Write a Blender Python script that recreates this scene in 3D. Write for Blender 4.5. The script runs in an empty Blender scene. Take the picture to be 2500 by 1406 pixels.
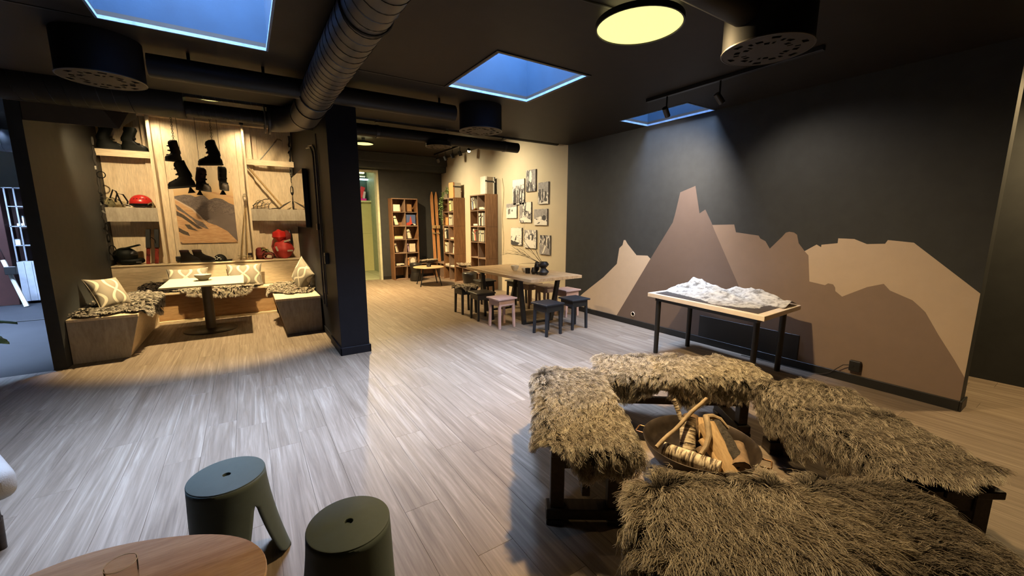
import bpy, bmesh, math, random
import numpy as np
from mathutils import Vector, Matrix, Euler
R = math.radians
PI = math.pi
sc = bpy.context.scene
COL = sc.collection
random.seed(7)

# ---------------------------------------------------------------- camera, world, exposure
cam_d = bpy.data.cameras.new('camera')
cam = bpy.data.objects.new('camera', cam_d)
COL.objects.link(cam)
sc.camera = cam
cam_d.sensor_fit = 'HORIZONTAL'
cam_d.sensor_width = 36.0
cam_d.lens = 988.0 / 2500.0 * 36.0
cam_d.clip_start = 0.05
cam_d.clip_end = 100
cam.location = (0, 0, 1.52)
cam.rotation_euler = (R(90 - 9.26), 0, R(-33.2))

vs = sc.view_settings
vs.view_transform = 'Standard'
vs.look = 'None'
vs.gamma = 1.0
vs.use_curve_mapping = False
vs.exposure = 0.0
sc.display_settings.display_device = 'sRGB'

SKY = 360.0            # dusk sky seen by the skylights
LAMP_W = 640.0        # round ceiling lamps
world = bpy.data.worlds.new('dusk_sky')
sc.world = world
world.use_nodes = True
bg = world.node_tree.nodes['Background']
bg.inputs['Color'].default_value = (0.47, 0.65, 1.0, 1)
bg.inputs['Strength'].default_value = SKY
try:
    sc.cycles.use_denoising = True
    sc.cycles.max_bounces = 8
    sc.cycles.diffuse_bounces = 5
    sc.cycles.transparent_max_bounces = 16
    sc.cycles.sample_clamp_indirect = 6.0
    sc.cycles_curves.shape = 'RIBBONS'
except Exception:
    pass


def light(kind, name, loc, power, color, target=None, size=None, spot=None, blend=.5, parent=None, sx=None, sy=None):
    d = bpy.data.lights.new(name, kind)
    d.energy = power
    d.color = color
    if kind == 'AREA':
        if sx:
            d.shape = 'RECTANGLE'; d.size = sx; d.size_y = sy
        else:
            d.shape = 'DISK'; d.size = size
    else:
        d.shadow_soft_size = size or .03
    if kind == 'SPOT':
        d.spot_size = R(spot); d.spot_blend = blend
    o = bpy.data.objects.new(name, d)
    COL.objects.link(o)
    o.location = loc
    if target is not None:
        o.rotation_euler = (Vector(target) - Vector(loc)).to_track_quat('-Z', 'Y').to_euler()
    return o

# ---------------------------------------------------------------- mesh builder
class MB:
    def __init__(s):
        s.v = []; s.f = []; s.m = []; s.mi = 0
    def add(s, vs_, fs):
        b = len(s.v)
        s.v += [tuple(p) for p in vs_]
        for f in fs:
            s.f.append(tuple(b + i for i in f)); s.m.append(s.mi)
        return s
    def box(s, a, b):
        x0, y0, z0 = a; x1, y1, z1 = b
        if x0 > x1: x0, x1 = x1, x0
        if y0 > y1: y0, y1 = y1, y0
        if z0 > z1: z0, z1 = z1, z0
        return s.add([(x0,y0,z0),(x1,y0,z0),(x1,y1,z0),(x0,y1,z0),(x0,y0,z1),(x1,y0,z1),(x1,y1,z1),(x0,y1,z1)],
                     [(0,3,2,1),(4,5,6,7),(0,1,5,4),(1,2,6,5),(2,3,7,6),(3,0,4,7)])
    def obox(s, c, size, rot):
        M = rot.to_matrix() if hasattr(rot, 'to_matrix') else Matrix(rot)
        h = [d / 2 for d in size]
        P = [Vector(c) + M @ Vector((sx*h[0], sy*h[1], sz*h[2])) for sz in (-1,1) for sx, sy in ((-1,-1),(1,-1),(1,1),(-1,1))]
        return s.add(P, [(0,3,2,1),(4,5,6,7),(0,1,5,4),(1,2,6,5),(2,3,7,6),(3,0,4,7)])
    def bar(s, p0, p1, w, h=None):
        p0, p1 = Vector(p0), Vector(p1)
        d = p1 - p0
        q = d.to_track_quat('Z', 'Y')
        return s.obox((p0 + p1) / 2, (w, h or w, d.length), q.to_euler())
    def tube(s, pts, r, n=10, caps=True, closed=False):
        pts = [Vector(p) for p in pts]
        k = len(pts)
        rs = r if isinstance(r, (list, tuple)) else [r] * k
        rings = []
        up = None
        for i, p in enumerate(pts):
            if closed:
                t = pts[(i+1) % k] - pts[i-1]
            else:
                t = pts[min(i+1, k-1)] - pts[max(i-1, 0)]
            t = t.normalized() if t.length > 1e-9 else Vector((0,0,1))
            if up is None:
                up = Vector((0,0,1)) if abs(t.z) < .9 else Vector((1,0,0))
            x = up.cross(t)
            if x.length < 1e-6: x = Vector((0,1,0)).cross(t)
            x.normalize()
            y = t.cross(x)
            up = y
            rings.append([p + (x*math.cos(2*PI*j/n) + y*math.sin(2*PI*j/n)) * rs[i] for j in range(n)])
        V = [q for g in rings for q in g]
        F = []
        for i in range(k if closed else k-1):
            a, b = i*n, ((i+1) % k)*n
            for j in range(n):
                F.append((a+j, a+(j+1) % n, b+(j+1) % n, b+j))
        if caps and not closed:
            F.append(tuple(range(n-1, -1, -1)))
            F.append(tuple((k-1)*n + j for j in range(n)))
        return s.add(V, F)
    def cyl(s, p0, p1, r, n=16, r1=None, caps=True):
        return s.tube([p0, p1], [r, r if r1 is None else r1], n, caps)
    def lathe(s, prof, c=(0,0,0), n=32, sx=1, sy=1, M=None):
        V = []; F = []
        k = len(prof)
        for r, z in prof:
            for j in range(n):
                a = 2*PI*j/n
                p = Vector((r*math.cos(a)*sx, r*math.sin(a)*sy, z))
                if M is not None: p = M @ p
                V.append(p + Vector(c))
        for i in range(k-1):
            for j in range(n):
                F.append((i*n+j, i*n+(j+1) % n, (i+1)*n+(j+1) % n, (i+1)*n+j))
        if prof[0][0] > 1e-6: F.append(tuple(range(n-1, -1, -1)))
        if prof[-1][0] > 1e-6: F.append(tuple((k-1)*n+j for j in range(n)))
        return s.add(V, F)
    def prism(s, poly, f0, f1):
        """poly: list of 2D points; f0/f1 map a 2D point to the two faces"""
        n = len(poly)
        V = [f0(*p) for p in poly] + [f1(*p) for p in poly]
        F = [tuple(range(n-1, -1, -1)), tuple(range(n, 2*n))] + [(i, (i+1) % n, n+(i+1) % n, n+i) for i in range(n)]
        return s.add(V, F)
    def ell(s, c, r, M=None, n=14, m=9, fn=None):
        V = []; F = []
        for i in range(m+1):
            th = PI*i/m
            for j in range(n):
                a = 2*PI*j/n
                u = Vector((math.sin(th)*math.cos(a), math.sin(th)*math.sin(a), math.cos(th)))
                k = fn(u) if fn else 1.0
                p = Vector((u.x*r[0]*k, u.y*r[1]*k, u.z*r[2]*k))
                if M is not None: p = M @ p
                V.append(p + Vector(c))
        for i in range(m):
            for j in range(n):
                F.append((i*n+j, (i+1)*n+j, (i+1)*n+(j+1) % n, i*n+(j+1) % n))
        return s.add(V, F)
    def grid(s, fn, nu, nv, close_u=False):
        V = [fn(i/(nu-1), j/(nv-1)) for j in range(nv) for i in range(nu)]
        F = [(j*nu+i, j*nu+i+1, (j+1)*nu+i+1, (j+1)*nu+i) for j in range(nv-1) for i in range(nu-1)]
        return s.add(V, F)
    def build(s, name, mats, parent=None, smooth=False, bevel=0, label=None, seg=1, weld=False, autosmooth=None):
        me = bpy.data.meshes.new(name)
        me.from_pydata(s.v, [], s.f)
        mats = mats if isinstance(mats, (list, tuple)) else [mats]
        for m_ in mats: me.materials.append(m_)
        if len(mats) > 1:
            me.polygons.foreach_set('material_index', s.m)
        bm = bmesh.new(); bm.from_mesh(me)
        if weld: bmesh.ops.remove_doubles(bm, verts=bm.verts, dist=1e-5)
        bmesh.ops.recalc_face_normals(bm, faces=bm.faces)
        bm.to_mesh(me); bm.free()
        if smooth:
            me.polygons.foreach_set('use_smooth', [True]*len(me.polygons))
            try: me.set_sharp_from_angle(angle=R(autosmooth or 40))
            except Exception: pass
        o = bpy.data.objects.new(name, me)
        COL.objects.link(o)
        if parent is not None:
            o.parent = parent
            o.matrix_parent_inverse = world_of(parent).inverted()
        if bevel:
            b = o.modifiers.new('bevel', 'BEVEL')
            b.width = bevel; b.segments = seg; b.limit_method = 'ANGLE'; b.angle_limit = R(35)
        if label: o['label'] = label
        return o


def world_of(o):
    M = Matrix.LocRotScale(o.location, o.rotation_euler, o.scale)
    if o.parent is not None:
        M = world_of(o.parent) @ o.matrix_parent_inverse @ M
    return M


def thing(name, label, cat, loc=(0,0,0), rz=0, group=None):
    o = bpy.data.objects.new(name, None)
    o.empty_display_size = .05
    COL.objects.link(o)
    o.location = loc
    o.rotation_euler = (0, 0, rz)
    return tag(o, label, cat, group)


def tag(o, label, cat, group=None):
    o['label'] = label; o['category'] = cat
    if group: o['group'] = group
    return o


def struct(o):
    o['kind'] = 'structure'
    return o


def dup(root, loc, rz=None, label=None, group=None):
    r = root.copy(); COL.objects.link(r)
    r.location = loc
    if rz is not None: r.rotation_euler = (0, 0, rz)
    if label: r['label'] = label
    if group: r['group'] = group
    for ch in list(root.children):
        c = ch.copy(); COL.objects.link(c); c.parent = r
        for g in list(ch.children):
            d = g.copy(); COL.objects.link(d); d.parent = c
    return r


def place(root, loc, rz=0, label=None, group=None):
    root.location = loc; root.rotation_euler = (0, 0, rz)
    if label: root['label'] = label
    if group: root['group'] = group
    return root

# ---------------------------------------------------------------- materials
class NT:
    def __init__(s, name):
        s.mat = bpy.data.materials.new(name); s.mat.use_nodes = True
        s.t = s.mat.node_tree
        s.b = s.t.nodes['Principled BSDF']
        s.x = -300
    def n(s, typ, **kw):
        nd = s.t.nodes.new(typ)
        s.x -= 40; nd.location = (s.x, 0)
        for k, v in kw.items(): setattr(nd, k, v)
        return nd
    def l(s, a, b): s.t.links.new(a, b)
    def val(s, sock, v): s.b.inputs[sock].default_value = v
    def coords(s, scale=(1,1,1), rnd=False, src='Object', rot=(0,0,0)):
        tc = s.n('ShaderNodeTexCoord')
        mp = s.n('ShaderNodeMapping')
        mp.inputs['Scale'].default_value = scale
        mp.inputs['Rotation'].default_value = rot
        s.l(tc.outputs[src], mp.inputs['Vector'])
        if rnd:
            oi = s.n('ShaderNodeObjectInfo')
            mu = s.n('ShaderNodeVectorMath', operation='SCALE')
            cb = s.n('ShaderNodeCombineXYZ')
            s.l(oi.outputs['Random'], cb.inputs[0]); s.l(oi.outputs['Random'], cb.inputs[1]); s.l(oi.outputs['Random'], cb.inputs[2])
            s.l(cb.outputs[0], mu.inputs[0]); mu.inputs['Scale'].default_value = 37.0
            s.l(mu.outputs[0], mp.inputs['Location'])
        return mp.outputs['Vector']
    def noise(s, vec, scale, detail=4, rough=.55, dist=0.0):
        nz = s.n('ShaderNodeTexNoise')
        nz.inputs['Scale'].default_value = scale
        nz.inputs['Detail'].default_value = detail
        nz.inputs['Roughness'].default_value = rough
        nz.inputs['Distortion'].default_value = dist
        s.l(vec, nz.inputs['Vector'])
        return nz.outputs['Fac']
    def ramp(s, fac, stops, interp='LINEAR'):
        r = s.n('ShaderNodeValToRGB')
        r.color_ramp.interpolation = interp
        e = r.color_ramp.elements
        while len(e) > len(stops): e.remove(e[-1])
        while len(e) < len(stops): e.new(1)
        for el, (p, c) in zip(e, stops):
            el.position = p
            el.color = (*c, 1) if len(c) == 3 else c
        s.l(fac, r.inputs['Fac'])
        return r.outputs['Color']
    def mix(s, a, b, fac, mode='MIX'):
        m = s.n('ShaderNodeMix', data_type='RGBA', blend_type=mode)
        for sock, v in ((m.inputs[0], fac), (m.inputs[6], a), (m.inputs[7], b)):
            if hasattr(v, 'is_linked') or hasattr(v, 'links'): s.l(v, sock)
            elif isinstance(v, tuple): sock.default_value = (*v, 1)
            else: sock.default_value = v
        return m.outputs[2]
    def bump(s, h, strength=.2, dist=.01):
        b = s.n('ShaderNodeBump')
        b.inputs['Strength'].default_value = strength
        b.inputs['Distance'].default_value = dist
        s.l(h, b.inputs['Height'])
        s.l(b.outputs['Normal'], s.b.inputs['Normal'])


def mat(name, col, rough=.6, metal=0.0, var=.12, scale=9, bump=0.0, bscale=60, spec=.5, emit=None, estr=1.0):
    k = NT(name)
    v = k.coords()
    if var > 0:
        f = k.noise(v, scale, 3)
        lo = tuple(c*(1-var) for c in col); hi = tuple(min(1, c*(1+var)) for c in col)
        k.l(k.ramp(f, [(.3, lo), (.7, hi)]), k.b.inputs['Base Color'])
    else:
        k.val('Base Color', (*col, 1))
    k.val('Roughness', rough); k.val('Metallic', metal)
    k.val('Specular IOR Level', spec)
    if bump: k.bump(k.noise(v, bscale, 3), bump)
    if emit:
        k.val('Emission Color', (*emit, 1)); k.val('Emission Strength', estr)
    return k.mat


def wood(name, dark, mid, light_, axis=1, scale=1.0, rough=.5, rnd=False, stretch=14, bump=.08, spec=.4, rings=False, var_obj=0.0):
    k = NT(name)
    sc3 = [stretch*scale]*3
    sc3[axis] = 1.0*scale
    v = k.coords(tuple(sc3), rnd)
    f = k.noise(v, 2.2, 6, .6, .8)
    c = k.ramp(f, [(.28, dark), (.5, mid), (.72, light_)])
    f2 = k.noise(v, 11, 3, .6)
    c = k.mix(c, k.ramp(f2, [(.3, (.62,.6,.58)), (.62, (1,1,1))]), .55, 'MULTIPLY')
    if var_obj:
        oi = k.n('ShaderNodeObjectInfo')
        c = k.mix(c, k.ramp(oi.outputs['Random'], [(0, (1-var_obj,)*3), (1, (1,1,1))]), 1.0, 'MULTIPLY')
    k.l(c, k.b.inputs['Base Color'])
    k.val('Roughness', rough); k.val('Specular IOR Level', spec)
    if bump: k.bump(f2, bump, .004)
    return k.mat


def emis(name, col, s):
    k = NT(name)
    k.val('Base Color', (*col, 1)); k.val('Emission Color', (*col, 1)); k.val('Emission Strength', s)
    k.val('Roughness', .6)
    return k.mat


def glassy(name, tint=(1,1,1), refl=.12, rough=.02):
    k = NT(name)
    k.t.nodes.remove(k.b)
    out = k.t.nodes['Material Output']
    tr = k.n('ShaderNodeBsdfTransparent'); tr.inputs[0].default_value = (*tint, 1)
    gl = k.n('ShaderNodeBsdfGlossy'); gl.inputs['Roughness'].default_value = rough
    fr = k.n('ShaderNodeFresnel'); fr.inputs['IOR'].default_value = 1.0 + refl*3
    mx = k.n('ShaderNodeMixShader')
    k.l(fr.outputs[0], mx.inputs[0]); k.l(tr.outputs[0], mx.inputs[1]); k.l(gl.outputs[0], mx.inputs[2])
    k.l(mx.outputs[0], out.inputs['Surface'])
    return k.mat


M = {}
M['charcoal'] = mat('charcoal_paint', (.040,.042,.043), .6, var=.08, bump=.03, bscale=140, spec=.22)
M['ceiling'] = mat('ceiling_paint', (.019,.016,.0135), .55, var=.10, bump=.03, bscale=90, spec=.2)
M['navy'] = mat('dark_blue_grey_paint', (.0095,.0102,.0145), .55, var=.08, bump=.02, bscale=140, spec=.12)
M['beige'] = mat('warm_beige_paint', (.56,.48,.345), .7, var=.05, scale=2, bump=.02, bscale=120)
M['mur_light'] = mat('mural_sand_paint', (.52,.41,.31), .7, var=.03, spec=.3)
M['mur_dark'] = mat('mural_mauve_paint', (.135,.098,.083), .7, var=.03, spec=.3)
M['mur_mid'] = mat('mural_taupe_paint', (.235,.170,.132), .7, var=.03, spec=.3)
M['black'] = mat('black_satin', (.012,.012,.012), .45, var=.15)
M['black_metal'] = mat('black_metal', (.018,.018,.019), .38, .3, var=.1)
M['duct'] = mat('dark_painted_duct', (.040,.036,.031), .46, .15, var=.12, scale=4, spec=.5)
M['duct_dark'] = mat('near_black_painted_duct', (.013,.012,.0105), .5, .0, var=.12, scale=4, spec=.22)
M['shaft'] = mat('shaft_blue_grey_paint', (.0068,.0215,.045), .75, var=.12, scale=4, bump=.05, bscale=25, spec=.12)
M['white_trim'] = mat('white_trim', (.10,.16,.26), .5, var=.25, scale=20)
M['sky_glass'] = glassy('skylight_glass')
M['glass'] = glassy('clear_glass', (.97,.95,.92), .02)
M['floor_base'] = mat('floor_underlay', (.06,.045,.035), .8)
M['vinyl'] = mat('dark_grey_vinyl', (.020,.021,.024), .65, var=.1, scale=3, spec=.12)
M['ply'] = wood('light_plywood', (.66,.52,.34), (.74,.60,.41), (.80,.67,.48), axis=2, scale=.9, rough=.5, stretch=7, bump=.04)
M['ply_x'] = wood('plywood_cross', (.62,.48,.31), (.70,.56,.37), (.77,.63,.44), axis=0, scale=.9, rough=.5, stretch=7, bump=.04)
M['ply_red'] = wood('plywood_bench_front', (.36,.20,.09), (.46,.28,.135), (.54,.35,.18), axis=0, scale=1.2, rough=.45, stretch=9, bump=.04)
M['ply_grey'] = wood('plywood_bench_end', (.30,.255,.20), (.38,.33,.26), (.44,.385,.31), axis=2, scale=1, rough=.55, stretch=4, bump=.03)
M['walnut'] = wood('brown_shelf_veneer', (.15,.075,.035), (.23,.118,.058), (.31,.165,.085), axis=2, scale=1.3, rough=.45, stretch=12, bump=.05)
M['walnut_edge'] = wood('brown_shelf_edge', (.21,.14,.10), (.27,.185,.135), (.33,.23,.17), axis=2, scale=1.3, rough=.5, stretch=10, bump=.03)
M['oak'] = wood('oak_table', (.33,.225,.125), (.45,.32,.19), (.55,.41,.26), axis=1, scale=1.1, rough=.42, stretch=11, bump=.06)
M['oak_cof'] = wood('oak_coffee_table', (.29,.17,.095), (.37,.235,.14), (.43,.29,.18), axis=0, scale=1.3, rough=.45, stretch=9, bump=.05)
M['bench_wood'] = wood('dark_stained_bench_wood', (.014,.009,.006), (.028,.018,.012), (.045,.029,.019), axis=0, scale=1.4, rough=.45, stretch=12, bump=.1)
M['pine_ski'] = wood('orange_pine_ski', (.42,.19,.07), (.55,.27,.11), (.62,.33,.15), axis=2, scale=1.2, rough=.4, stretch=10)
M['brass_wood'] = wood('old_ash_shaft', (.30,.19,.08), (.42,.28,.13), (.5,.35,.18), axis=2, scale=2, rough=.5, stretch=6)
M['st_black'] = mat('black_stool_paint', (.014,.014,.015), .42, var=.1)
M['st_blue'] = mat('blue_black_stool_paint', (.016,.020,.028), .40, var=.1)
M['st_pink'] = mat('dusty_pink_stool_paint', (.50,.345,.31), .5, var=.05)
M['st_mauve'] = mat('brown_mauve_stool_paint', (.30,.21,.155), .5, var=.06)
M['green_plastic'] = mat('grey_green_plastic', (.066,.085,.080), .62, var=.04, scale=30, bump=.03, bscale=220, spec=.25)
M['rust_steel'] = mat('raw_fire_bowl_steel', (.050,.036,.026), .45, .55, var=.35, scale=14, bump=.06, bscale=40)
M['hide'] = mat('sheepskin_hide', (.13,.10,.07), .9, var=.25, scale=18)
M['hide_dark'] = mat('dark_sheepskin_hide', (.02,.013,.009), .9, var=.25, scale=18)
M['white'] = mat('white_ceramic', (.72,.68,.58), .35, var=.04)
M['leather'] = mat('black_leather', (.016,.014,.012), .33, var=.15, bump=.12, bscale=60, spec=.6)
M['red'] = mat('red_shell', (.50,.022,.018), .3, var=.06)
M['red_cloth'] = mat('red_nylon', (.42,.030,.022), .6, var=.2, bump=.2, bscale=40)
M['dred_cloth'] = mat('dark_red_nylon', (.17,.018,.014), .7, var=.25, bump=.2, bscale=40)
M['boot'] = mat('boot_plastic_black', (.005,.0045,.004), .6, var=.2, spec=.1)
M['boot_leather'] = mat('old_boot_leather', (.009,.006,.0045), .7, var=.35, scale=20, bump=.15, spec=.12)
M['boot_green'] = mat('blackish_green_boot', (.0045,.0055,.0045), .5, var=.3, scale=12, spec=.12)
M['boot_red'] = mat('brown_red_boot', (.022,.006,.005), .5, var=.3, scale=10, spec=.3)
M['sole'] = mat('rubber_sole', (.01,.009,.008), .8)
M['steel'] = mat('worn_steel', (.32,.30,.27), .35, .9, var=.2, scale=30)
M['chain'] = mat('blackened_chain', (.16,.13,.09), .45, .6)
M['cord'] = mat('dark_cord', (.02,.016,.012), .8)
M['strap_tan'] = mat('tan_webbing', (.30,.24,.13), .85, var=.2)
M['canvas_green'] = mat('olive_canvas', (.13,.115,.06), .85, var=.3)
M['bark_birch'] = None
# ---------------------------------------------------------------- floor of planks
CW, CF = math.cos(R(9.26)), math.sin(R(9.26))
FWD = Vector((math.sin(R(33.2))*CW, math.cos(R(33.2))*CW, -CF))
RGT = Vector((math.cos(R(33.2)), -math.sin(R(33.2)), 0))
UPV = RGT.cross(FWD)


def in_view(p, margin=.06):
    d = Vector(p) - Vector((0, 0, 1.52))
    k = d.dot(FWD)
    if k < .1: return False
    return abs(d.dot(RGT)/k) < 1.265 + margin and abs(d.dot(UPV)/k) < .712 + margin


k = NT('wood_plank')
v = k.coords((13, .62, 13), True)
f = k.noise(v, 1.5, 7, .62, 1.4)
c = k.ramp(f, [(.22, (.118,.086,.060)), (.42, (.180,.136,.099)), (.56, (.228,.178,.134)), (.74, (.335,.275,.215))])
v2 = k.coords((70, 1.6, 70), True)
f2 = k.noise(v2, 1.6, 4, .65)
c = k.mix(c, k.ramp(f2, [(.30, (.66,.64,.62)), (.58, (1,1,1))]), .5, 'MULTIPLY')
oi = k.n('ShaderNodeObjectInfo')
c = k.mix(c, k.ramp(oi.outputs['Random'], [(0, (.88,.87,.86)), (.5, (.95,.95,.94)), (1, (1,1,1))]), 1.0, 'MULTIPLY')
k.l(c, k.b.inputs['Base Color'])
k.l(k.ramp(f2, [(.3, (.58,)*3), (.7, (.44,)*3)]), k.b.inputs['Roughness'])
k.val('Specular IOR Level', .42)
k.bump(f2, .10, .002)
M['plank'] = k.mat

floor = struct(MB().box((-5.6, -3.6, -.14), (6.1, 13.6, -.012)).build('floor', M['floor_base']))
PW, PL, GAP = .19, 1.24, .0005
plank_mesh = {}


def plank(mb, x0, y0, x1, y1):
    b = .0007
    z = 0.0
    V = [(x0,y0,-.012),(x1,y0,-.012),(x1,y1,-.012),(x0,y1,-.012),(x0,y0,z-b),(x1,y0,z-b),(x1,y1,z-b),(x0,y1,z-b),
         (x0+b,y0+b,z),(x1-b,y0+b,z),(x1-b,y1-b,z),(x0+b,y1-b,z)]
    mb.add(V, [(0,1,5,4),(1,2,6,5),(2,3,7,6),(3,0,4,7),(4,5,9,8),(5,6,10,9),(6,7,11,10),(7,4,8,11),(8,9,10,11)])


cells = []
rng = random.Random(3)
x = -5.5
row = 0
while x < 6.0:
    off = rng.choice((0, .31, .62, .93, .47, .78))
    y = -3.5 - off
    while y < 10.9:
        y0, y1 = max(y, -3.5), min(y + PL, 10.93)
        cx = x + PW/2
        if cx < -1.78: y1 = min(y1, 5.95)
        if y1 - y0 > .02: cells.append((x, y0, y1))
        y += PL
    x += PW; row += 1
vis, rest = [], []
for (x, y0, y1) in cells:
    pts = [(x + PW/2, y0 + (y1-y0)*t, 0) for t in (0, .25, .5, .75, 1)]
    inside = sum(in_view(p, .02) for p in pts)
    cy = (y0 + y1)/2
    blocked = (x > 4.7 and cy > .7) or (-1.9 < x < -1.6 and cy > 6.2) or (.72 < x < 1.1 and cy > 5.0) or (-1.9 < x < .9 and cy > 8.0) \
        or (1.1 < x < 2.2 and cy > 6.8) or (x < -1.78 and cy > 4.8 and x < -2.4)
    (vis if inside >= 1 and not blocked else rest).append((x, y0, y1))
vis.sort(key=lambda c: math.hypot(c[0] + PW/2, (c[1]+c[2])/2))
rest += vis[296:]
vis = vis[:296]
for (x, y0, y1) in vis:
    key = round(y1 - y0, 3)
    if key not in plank_mesh:
        mb = MB(); plank(mb, GAP, GAP, PW - GAP, key - GAP)
        o = mb.build('plank', M['plank'], floor)
        plank_mesh[key] = o.data
    else:
        o = bpy.data.objects.new('plank', plank_mesh[key])
        COL.objects.link(o); o.parent = floor
    o.location = (x, y0, 0)
mb = MB()
for (x, y0, y1) in rest: plank(mb, x + GAP, y0 + GAP, x + PW - GAP, y1 - GAP)
o = mb.build('plank_field', M['plank'], floor); o['kind'] = 'stuff'
MB().box((-5.5, 5.953, -.012), (-1.79, 12.3, -.001)).build('vinyl_sheet', M['vinyl'], floor, label='dark grey vinyl floor of the side room')
MB().box((-5.5, 9.25, -.002), (-1.79, 9.31, .006)).build('threshold_strip', M['black'], floor)

# ---------------------------------------------------------------- walls
def wall(name, *boxes, m='charcoal', bevel=0):
    mb = MB()
    for a, b in boxes: mb.box(a, b)
    return struct(mb.build(name, M[m], bevel=bevel))


wall_right = wall('wall_right', ((4.74, .597, 0), (4.9, 5.5, 2.815)))
wall_rr = wall('wall_right_rear', ((4.74, 5.5, 0), (4.9, 11.0, 3.22)), m='beige')
MB().box((4.7385, 5.494, 0), (4.741, 5.505, 2.815)).build('paint_edge', M['mur_light'], wall_rr)
wall('wall_right_far', ((5.93, -3.5, 0), (6.05, 5.45, 2.815)))
wall('wall_front', ((-5.5, -3.6, 0), (6.05, -3.5, 2.815)))
wall('wall_left', ((-5.6, -3.6, 0), (-5.5, 13.2, 3.22)))
wall_mid = wall('wall_middle', ((.815, 4.82, 0), (1.125, 5.44, 2.815)), ((.83, 5.44, 0), (1.125, 10.95, 3.22)), m='navy', bevel=.003)
wall_al = wall('wall_alcove_left', ((-1.78, 5.95, 0), (-1.68, 12.3, 3.22)))
wall_ab = wall('wall_alcove_back', ((-1.68, 8.47, 0), (.83, 8.6, 3.22)))
wall('wall_side_room_back', ((-5.5, 12.3, 0), (-1.68, 12.45, 3.22)), m='beige')
wall('wall_back', ((2.98, 10.85, 0), (4.74, 11.0, 3.22)), ((1.125, 10.85, 0), (2.0, 11.0, 3.22)), ((2.0, 10.85, 2.83), (2.98, 11.0, 3.22)))
wall('wall_right_end', ((4.9, 5.4, 0), (6.05, 5.5, 2.815)))
struct(MB().box((4.722, .597, 0), (4.7385, 5.49, .085)).box((4.722, .582, 0), (4.915, .597, .085)).build('baseboard_right', M['black'], bevel=.003))
struct(MB().box((.800, 4.80, 0), (1.14, 4.82, .092)).box((.800, 4.80, 0), (.815, 5.45, .092)).box((1.125, 4.80, 0), (1.14, 5.45, .092))
       .box((.816, 5.45, 0), (.83, 6.12, .092)).build('baseboard_middle', M['navy'], bevel=.004))
struct(MB().box((1.14, 10.83, 0), (2.0, 10.85, .09)).box((2.99, 10.83, 0), (4.72, 10.85, .09)).build('baseboard_back', M['black'], bevel=.003))
struct(MB().box((1.13, 10.52, 2.845), (4.735, 10.85, 3.0)).box((1.13, 10.44, 3.0), (4.735, 10.85, 3.215)).build('trim_1', M['charcoal'], bevel=.004))

# the painted mountain range: flat areas of wall paint
MUR = [
 ('mountain_paint', 'mur_light', .0008, [(5.318,.085),(5.023,.323),(4.573,.646),(4.302,.886),(4.266,1.126),(4.205,1.179),(4.185,1.253),(4.154,1.254),(4.112,1.201),(3.935,1.043),(3.74,1.05),(3.674,.998),(3.5,.9),(3.9,.085)], 'sand coloured painted peak'),
 ('mountain_paint', 'mur_light', .0008, [(1.82,1.226),(1.72,1.299),(1.68,1.275),(1.679,1.299),(1.55,1.32),(1.55,1.366),(1.427,1.364),(1.33,1.321),(1.204,1.33),(1.189,1.363),(1.02,1.347),(.598,.971),(.598,.2),(.9,.5),(1.2,.7),(1.82,.6)], 'sand coloured painted ridge'),
 ('mountain_paint', 'mur_mid', .0016, [(2.9,1.488),(2.82,1.485),(2.554,1.492),(2.526,1.403),(2.275,1.372),(2.255,1.342),(2.198,1.313),(2.147,1.235),(2.037,1.368),(2.007,1.41),(1.976,1.42),(1.931,1.413),(1.901,1.391),(1.878,1.306),(1.815,1.226),(1.779,1.187),(1.744,.926),(1.609,.906),(1.585,.927),(1.544,.922),(1.524,.893),(1.519,.859),(1.461,.814),(1.284,.931),(1.173,.975),(1.125,.921),(.971,.858),(.919,.809),(.881,.77),(.783,.596),(.665,.405),(.598,.286),(.598,.085),(2.9,.085)], 'taupe painted mountain'),
 ('mountain_paint', 'mur_dark', .0024, [(4.26,.085),(3.688,1.008),(3.366,1.514),(3.336,1.631),(3.283,1.897),(3.077,1.963),(2.995,1.625),(2.923,1.67),(2.832,1.515),(2.794,1.437),(2.421,.752),(2.06,.085)], 'dark mauve painted main peak'),
]
for n_, m_, t_, poly, lab in MUR:
    MB().prism(poly, lambda a, b: (4.7405, a, b), lambda a, b, t_=t_: (4.74 - t_, a, b)).build(n_, M[m_], wall_right, label=lab)

# ---------------------------------------------------------------- ceiling with three skylights, higher rear ceiling with one
def ceiling_slab(mb, xs, ys, holes, z0, z1):
    for i in range(len(xs) - 1):
        for j in range(len(ys) - 1):
            cx, cy = (xs[i] + xs[i+1])/2, (ys[j] + ys[j+1])/2
            if any(h[0] < cx < h[1] and h[2] < cy < h[3] for h in holes): continue
            mb.box((xs[i], ys[j], z0), (xs[i+1], ys[j+1], z1))


SKYL = [(-.68, .27, 2.875, 3.835), (1.755, 2.695, 2.875, 3.825), (4.19, 4.735, 2.885, 3.855)]
CZ = 2.815
mb = MB()
xs = sorted({-5.5, 6.05} | {h[0] for h in SKYL} | {h[1] for h in SKYL})
ys = sorted({-3.6, 5.5} | {h[2] for h in SKYL} | {h[3] for h in SKYL})
ceiling_slab(mb, xs, ys, SKYL, CZ, CZ + .05)
struct(mb.build('ceiling', M['ceiling']))
S4 = (-4.6, -3.3, 8.5, 10.3)
mb = MB()
ceiling_slab(mb, sorted({-5.6, 6.05, S4[0], S4[1]}), sorted({5.46, 13.6, S4[2], S4[3]}), [S4], 3.22, 3.27)
mb.box((-5.5, 5.44, CZ + .05), (6.05, 5.5, 3.27))
struct(mb.build('ceiling_rear', M['ceiling']))
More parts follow.
